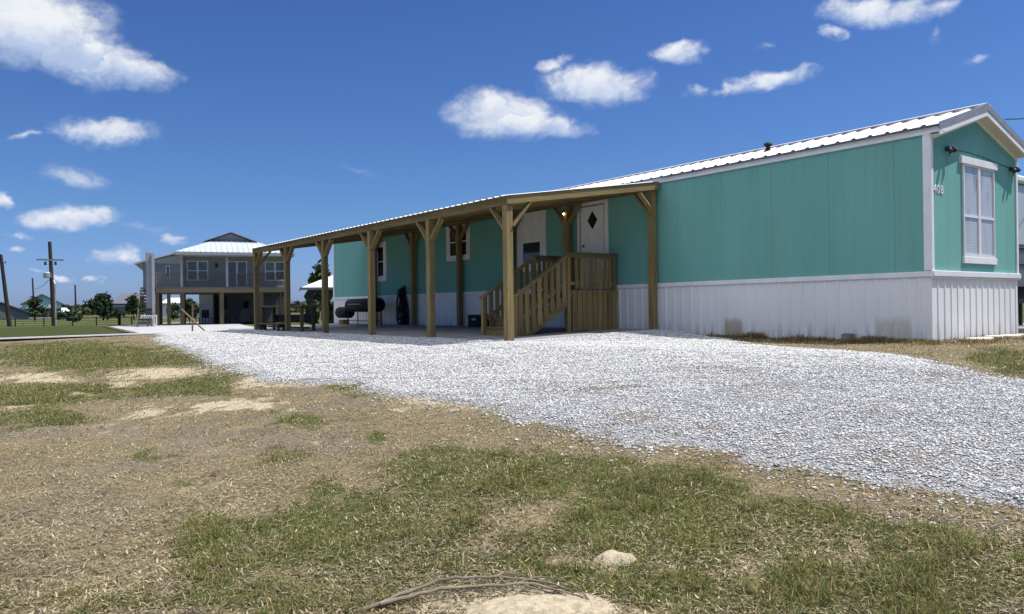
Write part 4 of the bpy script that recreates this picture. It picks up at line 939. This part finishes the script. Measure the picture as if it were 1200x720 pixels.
# lean-to wing over the left part of the porch
part('side_wall', M['lap_grey'], nh, (-2.25, -.001, 1.2, DN-.5, FZ-.3, EZ-.56))
mb = MB(); mb.prism([(-.31, EZ+.06), (-2.7, EZ-.66), (-2.7, EZ-.56), (-.31, EZ+.16)], 1, .5, DN-.2); mb.prism([(0, EZ-.561), (-2.25, EZ-.561), (-2.25, EZ-.54), (0, EZ+.10)], 1, 1.21, 1.5); mb.build('wing_roof', M['blue_roof'], nh, local=True)
for u in (-1.75, -.85):
    f_ = part('window', M['white_trim'], nh, (u-.05, u+.21, 1.15, 1.199, FZ+.6, FZ+1.45)); part('pane', M['pane_grey'], f_, (u, u+.16, 1.135, 1.149, FZ+.66, FZ+1.39))
# piles and the enclosed store below
for u in (.1, 2.5, 5.0, WN-.12):
    for v in (.12, 3.2, 6.2, 9.0):
        part('pile', M['pile'], nh, (u-.13, u+.13, v-.13, v+.13, -.05, FZ-.361 if v < .2 else FZ-.31))
for u, v in ((-1.38, .12), (-1.38, 3.2), (-1.38, 5.4), (-.7, .12)): part('pile', M['pile'], nh, (u-.11, u+.11, v-.11, v+.11, -.05, FZ-.361))
st = part('store_room', M['lap_shade'], nh, (1.15, 6.6, 5.4, 8.4, 0, FZ-.31))
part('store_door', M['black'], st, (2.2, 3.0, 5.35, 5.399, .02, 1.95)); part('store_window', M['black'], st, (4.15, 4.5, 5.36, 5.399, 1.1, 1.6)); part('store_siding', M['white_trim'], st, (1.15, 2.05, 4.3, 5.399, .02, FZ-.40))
# stair at the left and the tall lift posts with their picket gate
sr = MB()
for s in (-2.35, -1.55): sr.bar((s, .3, FZ-.12), (s, -3.3, .02), .28, .06, (1,0,0))
STR = sr.build('stair_stringer', M['pile'], nh, local=True)
part('stair_tread', M['pile'], STR, *[(-2.32, -1.58, -.0-.33*k, .28-.33*k, FZ-.30-.2*k, FZ-.18-.2*k) for k in range(11)])
part('stair_landing', M['deck_grey'], nh, (-2.35, -1.451, .2, 1.15, FZ-.10, FZ-.005))
lf = thing('porch_lift', 'pair of tall white steel lift posts standing at the corner of the raised house', 'lift', tuple(at(179, 384, 47.5)), RZH)
lf.location.z = NZ+.03
part('lift_post', M['galv'], lf, (-.02, .14, -.08, .10, 0, 4.50)); part('lift_post', M['grey_siding'], lf, (-.36, -.22, .35, .50, 0, 4.56)); part('lift_panel', M['grey_siding'], lf, (-.34, -.03, .12, .34, .3, 4.50))
gt = thing('picket_gate', 'small white picket gate at the foot of the tall lift posts', 'gate', tuple(at(165, 384, 46.5)), RZH); gt.location.z = NZ+.03
part('gate_frame', M['white_trim'], gt, (0, .9, -.03, .03, .62, .68), (0, .9, -.03, .03, .06, .12), (0, .06, -.035, .035, 0, .70), (.84, .90, -.035, .035, 0, .70))
part('picket', M['white_trim'], gt, *[(.10+.105*k, .15+.105*k, -.02, .02, .12, .62) for k in range(7)])
# chairs, a covered grill below the house
M['seat_dark'] = plain('dark_outdoor_plastic', (.02, .022, .026), .6, .3, 6)
def chair():
    t = thing('patio_chair', '', 'chair', (0,0,0), 0, 'dark patio chairs under the raised house')
    part('seat', M['seat_dark'], t, (-.25, .25, -.24, .24, .42, .46)); part('backrest', M['seat_dark'], t, (-.25, .25, .22, .27, .47, .98))
    for u in (-.22, .22):
        for v in (-.21, .21): part('leg', M['iron'], t, (u-.02, u+.02, v-.02, v+.02, 0, .419))
        part('armrest', M['seat_dark'], t, (u-.03, u+.03, -.22, .215, .64, .67))
    return t
ch = chair()
for k, (px, dp, ang, lb) in enumerate(((228, 51.5, 2.4, 'dark patio chair in front of the pale store panel, leftmost of the chairs'), (243, 52.5, .2, 'dark patio chair between the store panel and the middle pile'), (262, 52.5, 2.9, 'dark patio chair under the french doors of the raised house'), (271, 52.0, .8, 'dark patio chair beside the middle front pile of the raised house'))):
    c_ = ch if k == 0 else copy_tree(ch); p = at(px, 380, dp); c_.location = (p[0], p[1], NZ+.03); c_.rotation_euler = (0, 0, ang); c_['label'] = lb
p = at(291, 380, 52.5); t = thing('covered_grill', 'dark covered grill on wheels under the raised house', 'grill', (p[0], p[1], NZ+.03), RZH)
mb = MB(); mb.prism([(-.55,.12),(.55,.12),(.5,.75),(.35,.98),(-.3,1.02),(-.5,.8)], 1, -.3, .3); mb.build('cover', M['seat_dark'], t, local=True, bevel=.03)
for u in (-.4, .4): mb = MB(); mb.lathe([(.05,-.31),(.09,-.29),(.09,-.23),(.05,-.21)], (u, 0, .09), 12, 1); mb.build('wheel', M['rubber'], t, local=True)
# stake and propped pole in front of the driveway
p = at(225.5, 389, 33.5); q = at(225.5, 356, 33.5); tag(MB().bar((p[0], p[1], NZ-.1), (q[0], q[1], q[2]), .05, .05).build('wooden_stake', M['deck_grey']), 'upright brown stake standing on the edge of the concrete', 'stake')
p = at(241, 389, 32.5); q = at(212.5, 362.5, 33.4); tag(MB().tube([p, q], .034, 8).build('leaning_pole', M['wz']), 'pale timber pole propped diagonally across the upright stake', 'pole')

# pavilion behind the far end of the home -------------------------------
p = at(361, 384, 38.5); gz_ = thing('pavilion', 'open pavilion with dark posts and a bright white hip roof behind the teal home', 'pavilion', (p[0], p[1], NZ), R_(-21))
part('floor_slab', M['slab_pale'], gz_, (-.3, 5.6, -.3, 4.2, -.1, .05))
for u in (.2, 2.6, 5.1):
    for v in (.1, 3.7): part('post', M['iron'], gz_, (u-.08, u+.08, v-.08, v+.08, .05, 1.98))
part('beam', M['iron'], gz_, (.05, 5.25, .0, .18, 1.80, 1.98), (.05, 5.25, 3.6, 3.78, 1.80, 1.98))
mb = MB(); c = [(-.35,-.35,2.0),(5.6,-.35,2.0),(5.6,4.2,2.0),(-.35,4.2,2.0),(1.9,1.9,2.95),(3.5,1.9,2.95)]
mb.add(c, [(0,1,5,4),(1,2,5),(2,3,4,5),(3,0,4),(3,2,1,0)]); pr = mb.build('roof', M['white_roof'], gz_, local=True)
part('fascia', M['dark_edge'], gz_, (-.36, 5.61, -.37, -.351, 1.90, 2.02), (-.37, -.351, -.35, 4.2, 1.90, 2.02))

# ------------------------------------------------------------------ poles, wires, fence at the far left
M['pole'] = wood('creosote_pole', (.055, .042, .034), (.030, .023, .018), 2)
def upole(px0, py0, px1, py1, dp, r, label, name='utility_pole'):
    b = at(px0, py0, dp); t_ = at(px1, py1, dp); b[2] = NZ-.1
    o = thing(name, label, 'utility pole', tuple(b), 0, 'utility poles beyond the lawn'); MB().tube([b, t_], r, 10, r*.72).build('shaft', M['pole'], o, smooth=True); return o, b, t_
D1 = 56
o, b, t_ = upole(63.5, 383, 58.2, 283.5, D1, .16, 'tall dark utility pole with a crossarm and a transformer')
c1, c2 = at(43, 304.5, D1-.3), at(75, 305, D1-.3); xa = MB().bar(c1, c2, .11, .11).build('crossarm', M['galv'], o)
for px in (53, 65): q = at(px, 306, D1-.3); MB().lathe([(.05,-.25),(.10,-.2),(.06,-.12),(.10,-.06),(.05,0)], (q[0], q[1], q[2]-.05), 10).build('insulator', M['iron'], xa)
q = at(55.5, 326, D1-.35); tr = MB().lathe([(.22,0),(.26,.04),(.26,.36),(.20,.42)], tuple(q), 12).build('transformer', M['galv'], o, smooth=True)
MB().tube([at(65.5, 384, D1-.4), at(64.5, 333, D1-.4), at(62.2, 327, D1-.3)], .05, 8).build('conduit', M['galv'], o)
o2, b2, t2 = upole(11.5, 383.5, .8, 298.5, D1, .155, 'bare utility pole leaning to the left at the edge of the lawn')
MB().tube([at(3.4, 308, D1), at(6.6, 308.5, D1), at(6.6, 306.5, D1)], .035, 6).build('bracket', M['iron'], o2)
o3, b3, t3 = upole(40.5, 374, 38, 326, 140, .17, 'distant utility pole rising behind the teal gabled house')
o4, b4, t4 = upole(89, 372, 88, 334, 140, .17, 'distant bare utility pole left of the big dark tree')
def wire(p, q, sag, r, label):
    p = Vector(p); q = Vector(q); pts = [p.lerp(q, k/14) - Vector((0,0,sag*4*(k/14)*(1-k/14))) for k in range(15)]
    return tag(MB().tube(pts, r, 5).build('overhead_wire', M['iron']), label, 'wire')
wire(at(57.5, 328, D1-.3), at(38.6, 338, 139), .35, .022, 'thin wire sagging from the transformer to the pole behind the teal house')
wire(at(1178, 140, 14.4), at(1290, 120, 24), .12, .012, 'black service cable running off the white roof ridge to the right')
fn = thing('wire_fence', 'low black wire fence with thin posts along the far side of the lawn', 'fence', tuple(at(0, 384, 55)))
pts = [(-30, 55), (18, 55), (51.5, 55), (85, 55.3), (113, 55.6), (140, 55.8), (154.5, 56), (168, 56.4)]
for px, dp in pts:
    p = at(px, 383.5, dp); h = .62 if px != 140 else .85; r = .035 if px != 140 else .085
    MB().box(p[0]-r, p[0]+r, p[1]-r, p[1]+r, NZ-.1, NZ+h).build('fence_post', M['black'], fn)
mb = MB()
for z in (.05, .2, .35, .5, .58):
    for (pa, da), (pb, db) in zip(pts[:-1], pts[1:]):
        p = at(pa, 383, da); q = at(pb, 383, db); mb.tube([(p[0], p[1], NZ+z), (q[0], q[1], NZ+z)], .012 if z < .55 else .02, 4)
mb.build('fence_wire', M['iron'], fn)

# ------------------------------------------------------------------ far houses
GZ = -.26
def gable_house(name, px0, px1, dp, z_floor, z_eave, z_peak, depth, rz, wallc, roofc, label, piles=False, front='gable', over=.35):
    p0 = at(px0, 372, dp); p1 = at(px1, 372, dp); W_ = float(np.hypot(p1[0]-p0[0], p1[1]-p0[1])); pm = (p0+p1)/2-CP; rr = -math.atan2(pm[0], pm[1]) + rz
    t = thing(name, label, 'house', (p0[0], p0[1], GZ), rr); wm, rm = wallc, roofc
    f = z_floor-GZ; e = z_eave-GZ; pk = z_peak-GZ; mb = MB()
    if front == 'gable': mb.prism([(0,f),(W_,f),(W_,e),(W_/2,pk-.12),(0,e)], 1, 0, depth)
    else: mb.box(0, W_, 0, depth, f, e)
    mb.build('wall', wm, t, local=True); mb = MB()
    if front == 'gable':
        for s in (-1, 1): mb.bar((W_/2+s*(W_/2+over), depth/2, e-(pk-e)*over/(W_/2)), (W_/2, depth/2, pk), depth+2*over, .14, (0,0,1))
    else:
        i = W_*.28; mb.add([(-over,-over,e),(W_+over,-over,e),(W_+over,depth+over,e),(-over,depth+over,e),(i,depth/2,pk),(W_-i,depth/2,pk)], [(0,1,5,4),(1,2,5),(2,3,4,5),(3,0,4),(3,2,1,0)])
    mb.build('roof', rm, t, local=True)
    if piles:
        for u in np.linspace(.2, W_-.2, 4):
            for v in (.3, depth-.3): part('pile', M['pile'], t, (u-.16, u+.16, v-.16, v+.16, -.1, f))
    return t, W_, f, e
M['far_teal'] = plain('pale_teal_boards', (.23, .40, .41), .7, .08, 1.5); M['shingle'] = plain('brown_grey_shingle', (.12, .115, .105), .85, .2, 2)
M['far_grey'] = plain('slate_metal_wall', (.11, .125, .15), .6, .1, 1.5); M['far_white'] = plain('far_white_boards', (.62, .63, .63), .7, .06, 1.5); M['far_dark'] = plain('dark_grey_boards', (.12, .13, .145), .7, .1, 1.5)
t, W_, f, e = gable_house('far_house', 26, 66, 150, 1.75, 2.75, 4.55, 9, 0, M['far_teal'], M['shingle'], 'pale teal gabled house on piles behind the tall utility pole', True)
part('lower_room', M['far_dark'], t, (.5, W_-.5, 1.5, 8, 0, f-.01)); part('window', M['white_trim'], t, (1.2, 2.2, -.06, -.001, f+.25, f+.85), (4.4, 5.4, -.06, -.001, f+.25, f+.85)); part('deck', M['far_white'], t, (-.6, W_+.6, -2.2, -.01, 0, .25))
t, W_, f, e = gable_house('far_shed', -32, 24, 128, GZ, 1.0, 2.75, 10, 0, M['far_grey'], M['far_dark'], 'slate grey gabled metal shed at the left edge of the picture')
part('shed_door', M['far_dark'], t, (2.6, 5.4, -.05, -.001, 0, 2.2))
t, W_, f, e = gable_house('far_house', 130, 170, 142, .75, 2.4, 4.4, 8, 0, M['far_dark'], M['far_grey'], 'dark grey house with hip roof and white porch posts behind the trees', True, 'hip')
part('porch_post', M['far_white'], t, *[(3.9+.55*k, 4.1+.55*k, -.3, -.1, 0, f) for k in range(4)]); part('band', M['far_white'], t, (0, W_, -.06, -.001, e-.5, e-.35))
t, W_, f, e = gable_house('far_cottage', 66, 80, 160, GZ, .95, 1.9, 4, 0, M['shingle'], M['white_roof'], 'tiny brown cottage with a white roof right of the teal house', False, 'hip')
part('door', M['far_dark'], t, (.9, 1.6, -.05, -.001, 0, 1.0))
t, W_, f, e = gable_house('far_house', 190, 216, 120, GZ, 2.1, 3.0, 8, 0, M['far_white'], M['white_roof'], 'white house seen between the piles of the raised house', False, 'hip')
part('window', M['pane_grey'], t, (.6, 1.3, -.05, -.001, .8, 1.6), (2.1, 2.8, -.05, -.001, .8, 1.6))
t, W_, f, e = gable_house('far_house', 304, 332, 110, .5, 2.6, 4.0, 8, 0, M['far_teal'], M['galv'], 'pale green gabled house seen through the far bay of the carport', True)
part('window', M['pane_grey'], t, (.7, 1.4, -.05, -.001, f+.5, f+1.4), (2.2, 2.9, -.05, -.001, f+.5, f+1.4))

# ------------------------------------------------------------------ trees and bushes
def leaf_mat(name, a, b):
    q = NT(name, .7, .25); t = q.attr('tint').outputs['Color']; q.L.new(t, q.b.inputs['Base Color']); return q.m
M['leaf'] = leaf_mat('leaves', 0, 0); M['bark'] = wood('grey_bark', (.13, .105, .08), (.07, .055, .04), 2, .9)
def crown(name, lobes, n, size, par, base, c0, c1, org):
    L = np.array([l for l in lobes]); wgt = (L[:,3]*L[:,4]*L[:,5]); wgt = wgt/wgt.sum(); pick = rng.choice(len(L), n, p=wgt); q = L[pick]
    d = rng.standard_normal((n,3)); d /= np.linalg.norm(d, axis=1)[:,None]; r = rng.random(n)**.45
    C = q[:,:3] + d*q[:,3:6]*r[:,None]*(1+.25*rng.standard_normal((n,1)))
    a = rng.standard_normal((n,3)); a /= np.linalg.norm(a, axis=1)[:,None]; b_ = np.cross(a, rng.standard_normal((n,3))); b_ /= np.linalg.norm(b_, axis=1)[:,None]
    s = size*(.6+.8*rng.random((n,1))); V = np.stack([C-a*s, C+b_*s*.55, C+a*s, C-b_*s*.55], 1).reshape(-1, 3)
    F = 4*np.arange(n)[:,None] + np.array([0,1,2,3]); lt = rng.random((len(L),1))[pick]*.6 + rng.random((n,1))*.4
    tint = np.array(c0)*(1-lt) + np.array(c1)*lt
    return np_mesh(name, V - (np.array(org) if par else 0), F, M['leaf'], colors=np.repeat(tint, 4, 0), parent=par)
def tree(px, py_base, py_top, wpx, dp, label, name='leafy_tree', n=1500, c0=(.022,.040,.012), c1=(.060,.095,.028), trunk_frac=.3, seed=1, group=None):
    r = random.Random(seed); b = at(px, py_base, dp); b[2] = GZ; top = at(px, py_top, dp)[2]; H = top-b[2]; R = wpx*dp/FPX/2
    t = thing(name, label, 'tree', tuple(b), 0, group); zc = b[2]+H*trunk_frac
    lobes = []
    for k in range(13):
        a = r.uniform(0, 6.28); rr = R*r.uniform(.1, .72); z = r.uniform(zc+.08*H, top-.16*H); f = 1-.55*max(0, (z-zc)/(top-zc))
        lobes.append((b[0]+rr*f*math.cos(a), b[1]+rr*f*math.sin(a), z, R*r.uniform(.26,.44), R*r.uniform(.26,.44), H*r.uniform(.08,.15)))
    lobes.append((b[0], b[1], top-.15*H, R*.35, R*.35, .15*H))
    mb = MB(); mb.tube([b, b+np.array([.03*R,.02*R,H*.35]), b+np.array([0,.05*R,H*.8])], .045*H*.6+.03, 8, .02)
    for l in lobes[:6]: mb.tube([b+np.array([.02*R,.02*R,H*r.uniform(.25,.5)]), l[:3]], .02*H+.01, 6, .01)
    mb.build('trunk', M['bark'], t); crown('crown', lobes, n, .038*H+.05, t, b, c0, c1, b); return t
def bush(px, py_base, py_top, wpx, dp, label, n=500, name='bush', c0=(.018,.030,.010), c1=(.05,.075,.024), seed=1):
    r = random.Random(seed); b = at(px, py_base, dp); b[2] = GZ; top = at(px, py_top, dp)[2]; H = max(.3, top-b[2]); R = wpx*dp/FPX/2
    lobes = [(b[0]+R*r.uniform(-.6,.6), b[1]+R*r.uniform(-.5,.5), b[2]+H*r.uniform(.3,.65), R*.42, R*.42, H*.38) for k in range(6)]
    t = thing(name, label, 'bush', tuple(b)); crown('foliage', lobes, n, .09*H+.05, t, b, c0, c1, b)
    mb = MB()
    for k in range(4): mb.tube([b, lobes[k][:3]], .02*H+.01, 6, .008)
    mb.build('stem', M['bark'], t)
    return t
tree(121, 372, 344, 44, 95, 'broad dark green tree left of the grey house', n=5200, trunk_frac=.05, seed=3, c0=(.014,.030,.012), c1=(.035,.065,.022))
tree(41, 375, 347, 27, 105, 'thin leafy tree standing in front of the teal gabled house', n=1300, trunk_frac=.2, seed=5)
tree(157, 374, 345, 24, 100, 'slim tree in front of the dark grey house', n=1700, trunk_frac=.2, seed=8)
tree(166, 374, 347, 16, 112, 'small tree close to the stair of the raised house', n=1100, trunk_frac=.2, seed=9)
tree(378, 372, 308, 46, 70, 'green tree rising behind the white pavilion roof', n=2600, trunk_frac=.3, seed=12, c0=(.03,.048,.014), c1=(.085,.12,.035))
tree(222, 378, 350, 26, 85, 'dark tree seen under the raised house, left of the store', n=1800, trunk_frac=.1, seed=15)
tree(203, 378, 355, 22, 88, 'dark tree between the left piles of the raised house', n=1500, trunk_frac=.1, seed=16)
bush(80, 373, 363, 20, 90, 'round dark bush right of the conduit of the tall pole', seed=2); bush(90, 373, 368, 14, 80, 'low flat dark bush left of the broad tree', seed=4, n=300)
bush(67, 374, 365, 12, 110, 'bush at the foot of the tiny cottage', seed=6, n=300); bush(368, 384, 350, 18, 52, 'overgrown bush between the pavilion posts', seed=7, n=900); bush(388, 384, 352, 12, 50, 'tall bush at the right pavilion post against the teal home', seed=11, n=600)
bush(318, 374, 358, 34, 75, 'hedge-like bush seen through the far bay over the bar', seed=13, n=700, c0=(.03,.045,.012), c1=(.09,.11,.035)); bush(285, 378, 362, 40, 90, 'dark bush mass behind the store of the raised house', seed=14, n=700)
# far-off low woods along the horizon
n = 16000; px = rng.uniform(-260, 1500, n); dp = rng.uniform(330, 420, n); P = np.array([CP + d*(CF + CR*(p-600)/FPX) for p, d in zip(px, dp)])
hh = 2.6+2.4*fbm(px, np.zeros(n), .02, 81) + 1.2*fbm(px, np.zeros(n), .12, 82); z = GZ-.3+rng.random(n)**.7*hh
C = np.stack([P[:,0], P[:,1], z], 1); a = rng.standard_normal((n,3)); a /= np.linalg.norm(a, axis=1)[:,None]; b_ = np.cross(a, rng.standard_normal((n,3))); b_ /= np.linalg.norm(b_, axis=1)[:,None]
s = .8+.9*rng.random((n,1)); V = np.stack([C-a*s, C+b_*s*.7, C+a*s, C-b_*s*.7], 1).reshape(-1,3); lt = rng.random((n,1)); tint = np.array([.030,.045,.024])*(1-lt)+np.array([.085,.105,.055])*lt
wo = np_mesh('distant_woods', V, 4*np.arange(n)[:,None]+np.array([0,1,2,3]), M['leaf'], colors=np.repeat(tint, 4, 0)); struct(wo, 'stuff', 'low line of far-off woods on the flat horizon')

# ------------------------------------------------------------------ trailer to the right of the home
tv = thing('travel_trailer', 'tall white travel trailer with dark lower panels parked beyond the teal home', 'trailer', (8.2, 2.0, 0))
pad = MB(); pad.box(7.6, 13, .8, 13, -.3, .02); struct(pad.build('trailer_pad', M['concrete']), label='concrete parking pad under the travel trailer')
M['trailer'] = plain('trailer_white', (.45, .46, .48), .35, .05, 1.5, .5); M['trailer_dark'] = plain('trailer_grey_panel', (.10, .10, .11), .4, .1, 2, .5)
mb = MB(); mb.box(8.2, 10.7, 2, 11, 2.10, 3.72); mb.build('body', M['trailer'], tv, bevel=.05)
mb = MB(); mb.box(8.12, 10.78, 1.92, 11.08, 3.73, 3.92); mb.build('roof', M['white_vinyl'], tv, bevel=.05)
mb = MB(); mb.box(8.2, 10.7, 2, 11, 1.05, 2.09); mb.build('lower_panel', M['trailer_dark'], tv, bevel=.02)
mb = MB(); mb.box(8.17, 10.73, 1.97, 11.03, 2.02, 2.06); mb.box(8.17, 10.73, 1.97, 11.03, 1.60, 1.63); mb.build('stripe', M['black'], tv)
mb = MB(); mb.box(8.4, 10.5, 2.3, 10.8, .62, 1.05); mb.build('chassis', M['black'], tv)
mb = MB(); mb.box(8.3, 10.6, 1.85, 2.0, .62, .74); mb.build('bumper', M['black'], tv)
for y in (6.2, 7.1):
    for x in (8.45, 10.45):
        mb = MB(); mb.lathe([(.2,-.11),(.34,-.10),(.36,-.05),(.36,.05),(.34,.10),(.2,.11)], (x, y, .38), 20, 0); wl = mb.build('wheel', M['rubber'], tv, smooth=True)
        mb = MB(); mb.lathe([(.19,-.115),(.19,.115)], (x, y, .38), 16, 0); mb.build('rim', M['galv'], wl)
mb = MB(); mb.box(9.6, 10.3, 1.975, 1.999, 2.6, 3.2); mb.build('window', M['glass'], tv)
for x in (8.5, 10.4): mb = MB(); mb.box(x-.04, x+.04, 2.4, 2.48, .0, .62); mb.build('jack', M['iron'], tv)

# ------------------------------------------------------------------ fallen branch and sand heaps in the foreground
M['twig'] = wood('dry_grey_branch', (.30, .26, .21), (.16, .13, .10), 0, .9)
def G3(px, py, dz=.03):
    """where the view through a pixel meets the lawn"""
    d = CF + CR*(px-600)/FPX + CU*(360-py)/FPX; lo, hi = 1.5, 40
    for k in range(60):
        md = (lo+hi)/2; p = CP+d*md
        if p[2] > float(ter(p[0], p[1]))+dz: lo = md
        else: hi = md
    return CP+d*hi
fb = thing('fallen_branch', 'forked dry grey branch lying across the grass on a sandy patch', 'branch', tuple(G3(560, 690)))
def twig(px, r0, r1, name='stem', par=fb):
    pts = [Vector(G3(a, b, h)) for a, b, h in px]; fin = []
    for i in range(len(pts)-1):
        for k in range(3):
            p = pts[i].lerp(pts[i+1], k/3); fin.append(p + Vector((random.uniform(-.006,.006), random.uniform(-.006,.006), random.uniform(-.003,.003))))
    fin.append(pts[-1]); return MB().tube(fin, r0, 7, r1).build(name, M['twig'], par, smooth=True)
s1 = twig([(415,717,.01),(448,706,.03),(480,693,.05),(512,680,.06),(545,677,.06),(585,677,.055),(625,679,.05),(660,689,.04)], .010, .0035)
s2 = twig([(446,707,.03),(480,700,.04),(515,690,.05),(550,688,.045),(590,685,.05),(625,684,.05),(655,692,.03),(690,702,.02)], .009, .003)
for q in ([(600,685,.05),(630,676,.05),(655,677,.05),(668,684,.03)], [(625,684,.05),(660,694,.03),(676,712,.02)], [(585,677,.055),(600,688,.04),(640,698,.02)], [(640,687,.04),(672,690,.03),(700,706,.01)], [(508,681,.055),(511,690,.05)], [(655,692,.03),(668,702,.02),(672,716,.01)], [(560,687,.045),(540,694,.02),(520,697,.01)], [(610,684,.04),(640,694,.02),(664,699,.01)], [(575,677,.055),(590,671,.04),(612,672,.03)]):
    twig(q, .0045, .0018, 'twig', s1)
M['sand'] = (lambda q: (q.col(q.mix(q.mapr(q.noise(22, 6, .7), .3, .7), (.30,.245,.165), (.52,.45,.33))), q.bump(q.noise(40, 5, .7), .7, .02), q.m)[2])(NT('dry_sand', .95, .1))
M['clod'] = (lambda q: (q.col(q.mix(q.mapr(q.noise(30, 6, .7), .3, .7), (.08,.06,.04), (.22,.17,.11))), q.bump(q.noise(50, 5, .7), .8, .02), q.m)[2])(NT('dry_soil_clod', .95, .1))
def heap(px, py, rx, ry, h, label, seed, mat='sand'):
    c = G3(px, py, 0); n = 40; V = []; F = []
    for i in range(n+1):
        for j in range(n+1):
            u, v = -1.3+2.6*i/n, -1.3+2.6*j/n; x = c[0]+u*rx*_rt[0]+v*ry*_fw[0]; y = c[1]+u*rx*_rt[1]+v*ry*_fw[1]
            r = math.hypot(u, v) + .5*(float(fbm(x, y, 5, seed))-.5); V.append((x, y, float(ter(x, y)) + h*max(0, 1-r*r)**.8*(.7+.6*float(fbm(x, y, 22, seed+1))) - .02 - .05*max(0, r-1)))
    for i in range(n):
        for j in range(n): a = i*(n+1)+j; F.append((a, a+n+1, a+n+2, a+1))
    o = np_mesh('sand_heap', np.array(V), np.array(F), M[mat], smooth=True); return struct(o, 'stuff', label)
heap(722, 657, .13, .10, .055, 'small crumbly heap of pale sand in the grass', 91)
heap(630, 716, .42, .20, .06, 'low sandy mound under the fallen branch', 95)
heap(258, 557, .09, .07, .06, 'small clod of dug-up dry soil on the bare patch', 97, 'clod')
